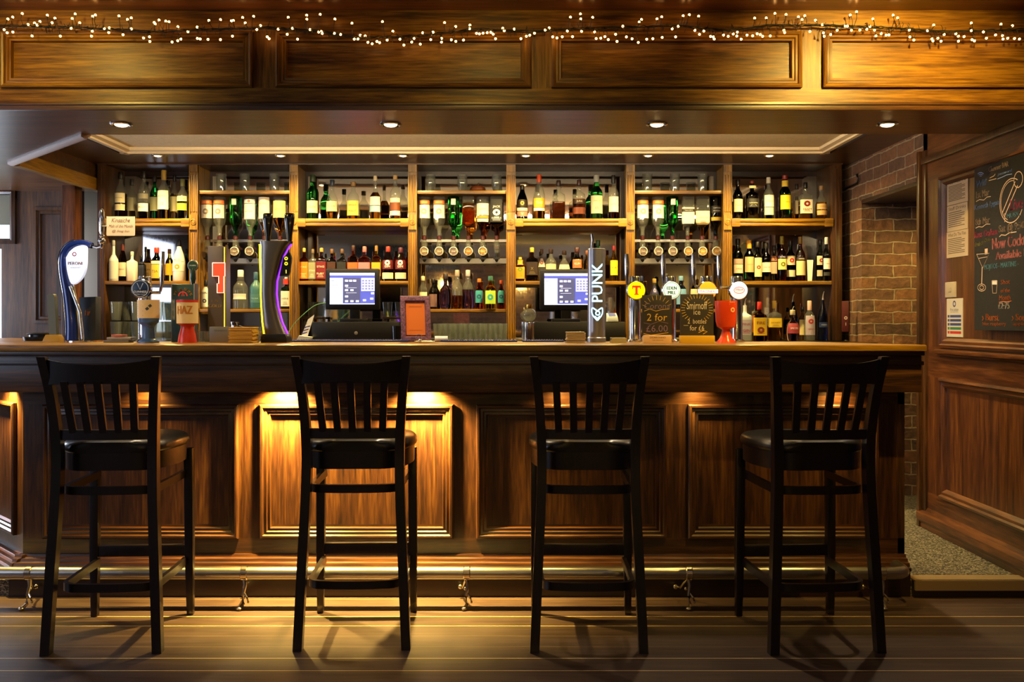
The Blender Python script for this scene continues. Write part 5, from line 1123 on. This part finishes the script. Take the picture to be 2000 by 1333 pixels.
flat(t, '1.5', .03, .012, 'C8A86A', -.0412, -.012, hz(588, D), bold=.0008); flat(t, 'GOLD', .062, .016, 'C8A86A', -.0412, -.012, hz(598, D), bold=.001)
t = onbar('plaque', 431, 'low grey plaque standing in front of the grey tower', 'plaque', 4.22)
m = MB(); m.box(-.05, .048, -.004, .004, 0, .073); m.build('plate', mat('8E8678', .3, .6), t, bevel=.001); flat(t, 'TENNENTS', .06, .007, '4A4038', -.0046, 0, .055)
# stacks of beer mats
def mats(px, px2, y0, D, n, th, lab, grp, cols, z=ZT):
    w_ = (px2-px)/2*D/F; x = wx((px+px2)/2, D)
    src = None
    for i in range(n):
        if src is None:
            m = MB(); m.prism([(a*w_*.97+b*.0, c*w_*.97) for a, b, c in ((-1, 0, -1), (1, 0, -1), (1, 0, 1), (-1, 0, 1))], 0, th*.92); src = m.build('beer_mat', cols, smooth=False, bevel=.0006); o = src
        else: o = src.copy(); COL.objects.link(o)
        if i: o.scale = (random.uniform(.93, 1), 1, 1)
        o.location = (x+random.uniform(-.003, .003), D+random.uniform(-.003, .003), z+th*i); o.rotation_euler = (0, 0, random.uniform(-.05, .05)); tag(o, lab % (ORD[i]+' from the bottom' if i < n-1 else 'topmost'), 'beer mat', grp)
mats(452, 500, 640, 4.2, 15, .0048, 'square yellow-edged beer mat, %s, in the stack beside black tap tower', 'beer mats stacked beside the black tap tower', mat('C8962C', .6))
mats(1104, 1143, 650, 4.2, 12, .0042, 'square pale beer mat, %s, in the stack beside lit blue-lettered tower', 'beer mats stacked beside the lit tower', mat('B09A70', .6))
t = onbar('folded_card_stack', 1208, 'low stack of folded printed cards right of the lit tower', 'cards', 4.18)
for i in range(4):
    m = MB(); m.vprism([(-.036+.002*i, i*.006), (.036, i*.006), (.031, i*.006+.0055), (-.036, i*.006+.0055)], -.03, .03); m.build('card', mat('B8A878', .6), t)
# black and chrome twin tap tower with coloured light edges
t = onbar('tap_tower', 540, 'black chrome T-shaped tap tower with two handles, yellow and purple lit edges', 'beer tap', 4.26); D = 4.26; k = D/F
E = [(568, 472, 508, 572), (560, 478, 509, 570), (550, 482, 510, 566), (0, 500, 510, 556), (0, 525, 511, 549), (0, 550, 512, 542), (0, 575, 512, 541), (0, 600, 513, 544), (0, 630, 515, 552), (0, 652, 518, 562), (0, 657, 516, 565)]
m = MB(); R_ = []
for _, y, a, b in E:
    ca, cb = (a-540)*k, (b-540)*k; c_, w_ = (ca+cb)/2, (cb-ca)/2; d_ = .04
    R_.append([(c_+w_*math.copysign(abs(math.cos(q))**.6, math.cos(q)), d_*math.copysign(abs(math.sin(q))**.8, math.sin(q)), hz(y, D)) for q in [2*PI*(j+.5)/24 for j in range(24)]])
m.loft(R_); m.build('column', mat('76706A', .33, 1, name='dark_chrome'), t, angle=60)
m = MB(); m.loft([[(a*w_, b*.05, z_) for a, b in ((-1, -1), (1, -1), (1, 1), (-1, 1))] for w_, z_ in ((25*k, 0), (25*k, .022), (22*k, .04))]); m.build('base', BLACK, t, bevel=.003)
for xs, colr, nm in ((lambda a, b: a-1, 'FFE820', 'led_yellow'), (lambda a, b: b+1, '7A28E0', 'led_purple')):
    m = MB(); m.tube([((xs(a, b)-540)*k, -.012, hz(y, D)) for _, y, a, b in E[1:-1]], .0042, 8); m.build('light_strip', mat(colr, .4, emit=3.2, name=nm), t)
for hx in (524, 566):
    x_ = (hx-540)*k; m = MB(); Q = []
    for y, w_, d_ in ((474, 4.5, .008), (462, 5.5, .009), (445, 8, .012), (428, 10, .014), (419, 10, .013), (417, 8.5, .01)):
        w_ *= k; Q.append([(x_+w_*math.cos(q), -.005+d_*math.sin(q), hz(y, D)) for q in [2*PI*j/16 for j in range(16)]])
    m.loft(Q); m.build('tap_handle', mat('15120F', .15, .4, coat=.6), t)
    m = MB(); m.tube([(x_-9.5*k, -.006, hz(425, D)), (x_-7*k, -.008, hz(447, D)), (x_-3.5*k, -.008, hz(470, D))], .0022, 6); m.tube([(x_+9.5*k, -.006, hz(425, D)), (x_+7*k, -.008, hz(447, D)), (x_+3.5*k, -.008, hz(470, D))], .0022, 6); m.build('chrome_edge', BRASS, t)
m = MB(); x_ = (562-540)*k; m.vprism([((x-540)*k, hz(y, D)) for x, y in ((549, 540), (556, 505), (568, 492), (572, 505), (569, 532), (566, 539))], -.03, -.01); sd = m.build('badge', mat('0E0C10', .3), t)
m = MB()
for y_ in (506, 516): stroke(m, arc((562-540)*k, hz(y_, D), .006, 0, 360, 10), .005, lambda u, v: (u, -.0305, v))
stroke(m, [(x_, hz(528, D)), (x_, hz(535, D))], .004, lambda u, v: (u, -.0305, v)); m.build('emblem', mat('E8DC30', .4, emit=1.2), sd, smooth=False, fix=False)
# cylinder tower with lit vertical lettering
t = onbar('tap_tower', 1165, 'grey metal cylinder tower with glowing blue vertical lettering', 'beer tap', 4.3); D = 4.3; k = D/F; R = 17.2*k
m = MB(); m.lathe([(R*1.08, 0), (R*1.08, .02), (R*1.0, .024), (R, .03), (R, hz(487, D)), (R-.003, hz(486, D)), (.001, hz(486, D))], 40, cap=False); m.build('column', mat('8A8688', .32, .85, name='satin_metal'), t)
Wp = lambda u, v: (math.sin(v/R)*(R+.0015), -math.cos(v/R)*(R+.0015), u)     # writing runs up the tube
m = MB(); z_a, z_b = hz(590, D), hz(516, D); text(m, 'PUNK', (z_a+z_b)/2, 0, z_b-z_a, .05, lambda u, v: Wp(u, -v), exact=True, cut=.006, bold=.001); m.build('lettering', mat('9FE4FF', .4, emit=2.6, name='lit_letters'), t, smooth=False, fix=False)
m = MB(); zc = hz(613, D); W2 = lambda u, v: (math.sin(u/R)*(R+.0015), -math.cos(u/R)*(R+.0015), v)
sh = smooth_pts([(0, zc-.032), (-.024, zc-.002), (-.024, zc+.026), (-.008, zc+.018), (0, zc+.012), (.008, zc+.018), (.024, zc+.026), (.024, zc-.002), (0, zc-.032)], 3)
stroke(m, sh, .006, W2); stroke(m, arc(.002, zc+.002, .009, 0, 360, 12), .006, W2); stroke(m, [(-.012, zc-.012), (0, zc-.022), (.012, zc-.012)], .006, W2); m.build('emblem', mat('9FE4FF', .4, emit=2.6, name='lit_letters'), t, smooth=False, fix=False)
m = MB(); m.tube([(-.012-.012, 0, hz(488, D)), (-.018, 0, hz(470, D)), (-.02, -.004, hz(457, D))], .006, 10, rs=[.004, .006, .007]); m.build('tap_handle', CHROME, t)
# four chrome taps with lit lenses
R4 = []
for px, c, e, lab, hd in ((1240, 'FFD800', 1.0, 'chrome tap with glowing yellow lens bearing a red T', (1224, 497, 535)), (1308, 'EAF6E6', .85, 'chrome tap with glowing white lens and green ring', (1295, 497, 536)),
                          (1378, 'FF901C', 1.0, 'chrome tap with orange lens and white name band', (1354, 497, 536)), (1438, 'F6EAE8', .9, 'chrome tap with glowing white lens and pink oval, rightmost tap', (1404, 500, 538))):
    R4.append(round_font(px, 568, 17, lab, c, e, handle=hd, D=4.34))
t, ln, y_, z_ = R4[0]; m = MB()
for P_, w_ in (([(-.019, z_+.017), (.019, z_+.017)], .009), ([(0, z_+.02), (0, z_-.018)], .011), ([(-.010, z_-.019), (.010, z_-.019)], .005), ([(-.018, z_+.02), (-.018, z_+.005)], .004), ([(.018, z_+.02), (.018, z_+.005)], .004)): stroke(m, P_, w_, lambda u, v: (u, y_, v))
m.build('lettering', mat('D8381C', .5, emit=.5), ln, smooth=False, fix=False)
t, ln, y_, z_ = R4[1]
m = MB(); stroke(m, arc(0, z_, .036, 0, 360, 28), .003, lambda u, v: (u, y_+.003, v)); m.build('ring', mat('5E9A70', .4, emit=.6), ln, smooth=False, fix=False); flat(ln, 'EDEN\nMILL', .045, .036, '3A7A54', y_, 0, z_, emit=.2, bold=.001)
t, ln, y_, z_ = R4[2]; m = MB(); m.vprism([(-.046, z_-.014), (.046, z_-.014), (.046, z_+.004), (-.046, z_+.004)], y_-.001, y_+.004); m.build('name_band', mat('F0E8FA', .4, emit=.9), ln); flat(ln, 'MAGNERS', .08, .011, '7A2A5A', y_-.0016, 0, z_-.005, emit=.4)
t, ln, y_, z_ = R4[3]; m = MB(); stroke(m, arc(0, z_, .024, 0, 360, 24, .015), .003, lambda u, v: (u, y_, v)); m.build('ring', mat('C8284A', .4, emit=.3), ln, smooth=False, fix=False); flat(ln, 'STELLA', .034, .009, 'C8284A', y_, 0, z_+.003, emit=.2, bold=.0006); flat(ln, 'ARTOIS', .028, .005, 'C8284A', y_, 0, z_-.007, emit=.2)
# chalk signs
def chalk_sign(px, lab, w, y0, y1, yb, base_c, base_w, D=4.12):
    t = onbar('chalkboard_sign', px, lab, 'sign', D); k = D/F
    m = MB(); m.box(-w/2*k, w/2*k, -.003, .004, hz(y1, D), hz(y0, D)); b_ = m.build('board', mat('2E2822', .7), t, bevel=.001)
    m = MB(); m.box(-base_w/2*k, base_w/2*k, -.025, .025, 0, hz(yb, D)); bs = m.build('wooden_base', mat(base_c, .5), t, bevel=.002)
    return t, b_, bs, k
FY = -.0036
t, b_, bs, k = chalk_sign(1283, 'small chalkboard sign with purple and yellow chalk on pale base', 58, 577, 657, 655, 'E8BC84', 54); D = 4.12
def cw(s, y, w_, h_, c, sh=0): flat(b_, s, w_*k, h_*k, CH[c], FY, 0, hz(y, D), shear=sh, name='lettering')
def cl(pts, c, w_=.0022): m = MB(); stroke(m, [(x*k, hz(y, D)) for x, y in pts], w_, lambda u, v: (u, FY, v)); m.build('drawing', chalk(c), b_, smooth=False, fix=False)
cw('Corona', 598, 50, 12, 'pur', .1); cw('2 for', 620, 40, 14, 'yel', .05); cw('£6.00', 642, 42, 13, 'pur')
cl([(-25, 608), (-14, 604), (-2, 608), (10, 605), (24, 604)], 'yel'); cl([(-26, 652), (-12, 655), (4, 653), (22, 650)], 'yel'); cl([(-26, 631), (-12, 634), (4, 628), (22, 632)], 'pur')
for a in range(-70, 71, 17):
    r0, r1 = 20, 29; cl([(r0*math.sin(math.radians(a))*1.1, 606-r0*math.cos(math.radians(a))*1.0), (r1*math.sin(math.radians(a))*1.05, 606-r1*math.cos(math.radians(a)))], 'yel', .0018)
flat(bs, 'DISARONNO', .07, .008, '5A4030', -.0256, 0, .026); flat(bs, 'THE ORIGINAL', .05, .004, '5A4030', -.0256, 0, .014)
t, b_, bs, k = chalk_sign(1361, 'chalkboard sign with white lettering in yellow sunburst on yellow wooden base', 65, 575, 657, 656, 'D8A81C', 66)
cw('Smirnoff', 597, 40, 15, 'white'); cw('ice', 610, 13, 10, 'white'); cw('2  bottles', 628, 36, 9, 'white'); cw('for £6', 641, 28, 10, 'white'); cl([(-26, 636), (-17, 636)], 'white', .0015)
cl([(3, 650), (12, 646), (20, 648), (12, 653)], 'yel', .003)
for a in range(0, 360, 12):
    if 145 < a < 215: continue
    r0, r1 = 21, 28+random.uniform(-1, 2); s_, c_ = math.sin(math.radians(a)), math.cos(math.radians(a)); cl([(r0*s_*1.12, 604-r0*c_), (min(max(r1*s_*1.12, -31), 31), 604-r1*c_)], 'yel', .0018)
# purple menu frame
t = onbar('framed_menu', 813, 'purple patterned frame holding an orange menu sheet', 'frame', 4.4); D = 4.4; k = D/F
fw, fh = 29*k, hz(578, D)
fm = MB()
Tt = lambda u, v, n: (u-v*.04, -n+v*.12, v)
fm.rings(Tt, -fw, fw, .0, fh, [(0, -.012), (0, .006), (.004, .009), (.022, .009), (.026, .003), (.026, -.002)]); fm.tbox(Tt, -fw, fw, 0, fh, -.013, -.003); fm.build('frame', marble_mat('4A2432', '7A4A58', 60), t)
m = MB(); m.tbox(Tt, -fw+.026, fw-.026, .032, fh-.034, -.002, .001); sh_ = m.build('sheet', mat('D8701C', .6), t)
m = MB()
for v in (.055, .165, .17): stroke(m, [(-fw+.04, v), (fw-.04, v)], .0012, lambda u, v: Tt(u, v, .0016))
m.build('lettering', mat('8A3A10', .6), sh_, smooth=False, fix=False)
# small things along the back edge of the bar
t = onbar('bottle_opener', 818, 'small chrome bottle opener with ring lying below the purple frame', 'bottle opener', 4.2)
m = MB(); m.tube([(.0+.014*math.cos(a), .01, .024+.014*math.sin(a)) for a in [i*PI/8 for i in range(17)]], .0012, 6); m.sphere((.006, -.01, .009), .009); m.tube([(-.02, 0, .006), (.06, .01, .006)], .004, 8); m.build('body', CHROME, t)
t = onbar('receipt_roll', 862, 'white paper roll lying on the bar right of the purple frame', 'paper roll', 4.36)
m = MB(); m.lathe([(.004, -.03), (.014, -.03), (.014, .03), (.004, .03)], 20, (0, 0, .014), 'x'); m.box(-.09, -.03, -.02, .02, .003, .005); m.build('roll', WHITEP, t)
for a, b, lab in ((552, 800, 'dark blue rubber bar mat left of centre'), (862, 1010, 'dark blue beaded rubber bar mat right of the purple frame'), (1020, 1100, 'dark blue rubber bar mat in front of the right till')):
    t = thing('bar_mat', lab, 'bar mat', (0, 0, ZT)); m = MB(); m.box(wx(a, 4.4), wx(b, 4.4), 4.33, 4.43, 0, .008); m.build('mat_base', mat('1A2050', .6), t, bevel=.002)
    m = MB(); n = int((b-a)/5)
    for i in range(n):
        for j in range(2): m.sphere((wx(a+3+i*5, 4.4), 4.35+.03*j, .009), .0035, 6, 4)
    m.build('studs', mat('2A3478', .4), t)

# ------------------------------------------------------------------ tills and things on the back counter
def till(px0, px1, y0, y1, dpx0, dpx1, lab, D=5.84):
    cx_ = (px0+px1)/2; t = thing('till', lab, 'till', (wx(cx_, D), D, ZCN)); k = D/F; w_ = (px1-px0)/2*k; zt, zb = wz(y0, D)-ZCN, wz(y1, D)-ZCN
    m = MB(); m.box(wx(dpx0, 5.8)-wx(cx_, D), wx(dpx1, 5.8)-wx(cx_, D), -.07, .3, .006, wz(629, 5.8)-ZCN); dr = m.build('cash_drawer', mat('0C0C0E', .35), t, bevel=.004)
    m = MB(); c_ = (wx(dpx0, 5.8)+wx(dpx1, 5.8))/2-wx(cx_, D); m.lathe([(.011, 0), (.011, .004), (.004, .005), (.001, .003)], 16, (c_, -.0705, .055), 'y', cap=False); m.build('lock', STEEL, dr)
    zd = wz(629, 5.8)-ZCN
    m = MB(); m.box(-.09, .09, .05, .24, zd, zd+.02); m.box(-.03, .03, .08, .12, zd+.02, zb+.1); m.build('stand', BLACK, t, bevel=.003)
    m = MB(); m.box(-w_, w_, 0, .04, zb, zt); bz = m.build('screen_housing', mat('101218', .3), t, bevel=.01)
    mx, mz = 5.5*k, 6.5*k; a, b, c, d = -w_+mx+.012, w_-mx-.012, zb+mz+.012, zt-mz-.006
    S_ = lambda u, v, e=.0012: (a+(b-a)*u, -e, c+(d-c)*v)
    m = MB(); m.add([S_(0, 0), S_(1, 0), S_(1, 1), S_(0, 1)], [(0, 1, 2, 3)]); sc = m.build('screen', mat('5C64C8', .3, emit=1.15, name='screen_blue'), t, fix=False)
    def patch(rs, colr, em, e=.002, nm='screen_graphics'):
        m = MB()
        for u0, v0, u1, v1 in rs: m.add([S_(u0, v0, e), S_(u1, v0, e), S_(u1, v1, e), S_(u0, v1, e)], [(0, 1, 2, 3)])
        m.build(nm, mat(colr, .3, emit=em, name='screen_part'), sc, smooth=False, fix=False)
    patch([(0, .92, 1, 1), (0, .02, .29, .84), (0, 0, 1, .03)], 'DCE4FF', 1.6); patch([(.30, .05, .68, .84)], '5A5E88', .8, .0022); patch([(.70, .42, 1, .84)], 'C4C8F4', 1.35, .0022)
    rr = random.Random(3); patch([(x, y, x+.07, y+.06) for x, y in ((.34, .72), (.43, .72), (.52, .72), (.34, .56), (.34, .42), (.46, .42), (.34, .22), (.34, .07), (.46, .07), (.58, .07), (.74, .1), (.9, .15), (.92, .32))], 'E8ECFF', 1.3, .003)
    patch([(.72+.07*i, .47+.085*j, .72+.07*i+.045, .47+.085*j+.05) for i in range(4) for j in range(4)], '8A8EC0', 1.0, .003)
    patch([(.02, .74-.07*j, .02+.1+.12*((j*7) % 3)/2, .75-.07*j) for j in range(5)], '6A70A0', 1.0, .003, 'lettering'); patch([(.36, .36, .6, .37), (.36, .52, .6, .53)], 'E8ECFF', 1.2, .003)
    m = MB(); text(m, 'CoreTouch', .145, .78, .22, .07, lambda u, v: S_(u, v, .003), exact=True); m.build('lettering', mat('4A4A78', .5, emit=.4), sc, smooth=False, fix=False)
    return t, zd
t1, zd = till(635, 741, 525, 605, 612, 782, 'black touchscreen till on cash drawer, left of centre')
t2, zd = till(1054, 1160, 526, 606, 1045, 1220, 'black touchscreen till on cash drawer, right, behind the lit tower')
light('AREA', 'screen_glow', (wx(688, 5.8), 5.8, wz(565, 5.8)), .5, (.5, .55, 1), (PI/2, 0, PI), .25, size_y=.2) if False else None
ZD = ZCN+zd
t = thing('card_reader', 'small white and blue card reader on the right cash drawer', 'card reader', (wx(1196, 5.8), 5.8, ZD+.001))
m = MB(); m.loft([[(-.035, -.04, 0), (.035, -.04, 0), (.035, .05, 0), (-.035, .05, 0)], [(-.033, -.035, .03), (.03, -.035, .03), (.03, .05, .055), (-.033, .05, .055)]]); m.build('body', mat('C8D0CC', .4), t, bevel=.003)
m = MB(); m.add([(-.024, -.03, .0335), (.02, -.03, .0335), (.02, .04, .0535), (-.024, .04, .0535)], [(0, 1, 2, 3)]); m.build('display', mat('4A56A0', .3), t, fix=False)
t = thing('glass_jar', 'round glass jar with gold cap beside the right till', 'jar', (wx(1034, 5.72), 5.72, ZCN))
m = MB(); m.lathe([(.001, .0), (.034, .0), (.036, .01), (.036, .12), (.034, .122), (.033, .01), (.001, .006)], 24, cap=False); m.build('metal_cup', CHROME, t)
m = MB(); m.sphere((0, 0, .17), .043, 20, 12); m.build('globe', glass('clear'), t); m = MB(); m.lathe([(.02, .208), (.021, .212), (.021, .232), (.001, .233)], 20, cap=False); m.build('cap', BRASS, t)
t = thing('paper_pad', 'white and blue striped papers leaning beside the left till', 'papers', (wx(584, 5.6), 5.75, ZCN))
m = MB()
m.vprism([(-.05, 0), (.03, .0), (.05, .03), (-.03, .04)], -.03, .03); m.build('pad', WHITEP, t)
m = MB(); m.loft([[(-.03, .035, .03), (.01, .035, .03), (.01, .038, .03), (-.03, .038, .03)], [(.01, .05, .14), (.05, .05, .17), (.05, .053, .17), (.01, .053, .14)]]); m.build('sheet', mat('D8D4D8', .6), t)
m = MB()
for k_ in range(4): a = .02*k_; m.add([(-.027+a*.45, .0342+a*.18, .045+a), (.008+a*.45, .0342+a*.18, .045+a+.01), (.008+a*.45, .034+a*.18+.001, .053+a+.01), (-.027+a*.45, .034+a*.18+.001, .053+a)], [(0, 1, 2, 3)])
m.build('stripes', mat('3A3A88', .6), t, fix=False)
t = thing('cable', 'thin green cable looping from the left till to the counter', 'cable', (0, 0, 0))
m = MB(); D = 5.72; m.tube(smooth_pts([(wx(x, D), D, wz(y, D)) for x, y in ((636, 592), (615, 597), (590, 617), (573, 635), (564, 650), (560, 663))], 5), .0022, 8); m.build('lead', mat('6AA070', .5), t)
t = thing('steel_cup', 'dark steel shaker cup right of the left cash drawer', 'cup', (wx(776, 5.7), 5.7, ZCN))
m = MB(); m.lathe([(.001, 0), (.03, 0), (.036, .1), (.034, .1), (.029, .004), (.001, .004)], 24, cap=False); m.build('cup', mat('3A3A3C', .2, .9), t)
t = thing('chrome_jug', 'small chrome jug behind beer mats under the left dispensers', 'jug', (wx(459, 5.9), 5.9, ZCN))
m = MB(); m.lathe([(.001, 0), (.03, 0), (.034, .02), (.03, .07), (.024, .1), (.03, .125), (.028, .125), (.022, .1), (.001, .01)], 24, cap=False); m.tube([(.028, 0, .1), (.055, 0, .09), (.058, 0, .06), (.03, 0, .03)], .004, 8); m.build('body', CHROME, t)
# maroon box and wire hook by the brick wall
t = thing('hanging_banner', 'narrow maroon banner with white crest hanging beside the brick pier', 'banner', (wx(1650, 6.0), 5.99, ZCN))
m = MB(); m.box(-.022, .02, -.008, .008, .06, .26); m.build('banner', mat('4A1018', .6), t, bevel=.002); m = MB(); stroke(m, arc(0, .15, .008, 0, 360, 12), .006, lambda u, v: (u, -.0085, v)); stroke(m, [(0, .10), (0, .12)], .004, lambda u, v: (u, -.0085, v)); m.build('crest', mat('C8B8B8', .6), t, smooth=False, fix=False)
m = MB(); m.tube([(.026, 0, .24), (.026, 0, .005), (-.01, 0, .004)], .002, 6); m.build('wire_stand', CHROME, t)
t = thing('wall_hook', 'black bent wire hook on the brick pier beside the shelving', 'hook', (XR-.0, 0, 0))
m = MB(); Y0 = 6.2; pts = [(-.012, 6.25, wz(372, 6.25)), (-.012, 6.12, wz(365, 6.12)), (-.014, 5.98, wz(358, 5.98)), (-.016, 5.95, wz(348, 5.95)), (-.014, 5.98, wz(342, 5.98)), (-.002, 6.0, wz(341, 6.0))]
m.tube(smooth_pts(pts, 4), .006, 8); m.build('wire', mat('0C0C0C', .4), t)

# ------------------------------------------------------------------ what the mirrors show: the far side of the room
t = thing('cocktail_board', 'black cocktail menu board on the wall across the room', 'chalkboard', (0, -2.99, 0))
m = MB(); m.box(-2.75, -.9, .0, .03, 2.02, 2.48); m.build('board', mat('0E0F10', .6), t)
def rt(s, x, z, w_, h_):
    m = MB(); text(m, s, 0, 0, w_, h_, lambda u, v: (x-u, .032, z+v), exact=True, shear=.3, bold=.004); m.build('lettering', mat('D8D8D4', .7), t, smooth=False, fix=False)
rt('Cocktail', -1.75, 2.40, .8, .13); rt('Cocktail', -1.75, 2.27, .8, .13); rt('MENU  2 FOR 12', -1.75, 2.13, .7, .07)
m = MB(); m.box(-2.6, 2.0, -2.985, -2.97, 2.24, 2.25); o = m.build('trim_5', mat('5A544C', .6)); struct(o)
for i, x in enumerate((-1.15, .15, 1.3)):
    t = thing('wall_lamp', '%s brass wall lamp on the brick wall across the room' % ('left', 'middle', 'right')[i], 'wall lamp', (x, -2.95, 1.75), group='wall lamps across the room')
    m = MB(); m.lathe([(.05, .0), (.075, .14)], 20, cap=False); m.build('lamp_shade', mat('FFC860', .6, emit=2.4, name='shade_glow'), t); m = MB(); m.tube([(0, -.05, -.05), (0, .0, -.05), (0, 0, .05)], .008, 8); m.build('arm', BRASS, t)
    light('POINT', 'lamp', (0, .06, .05), 14, WARM, size=.04, parent=t)
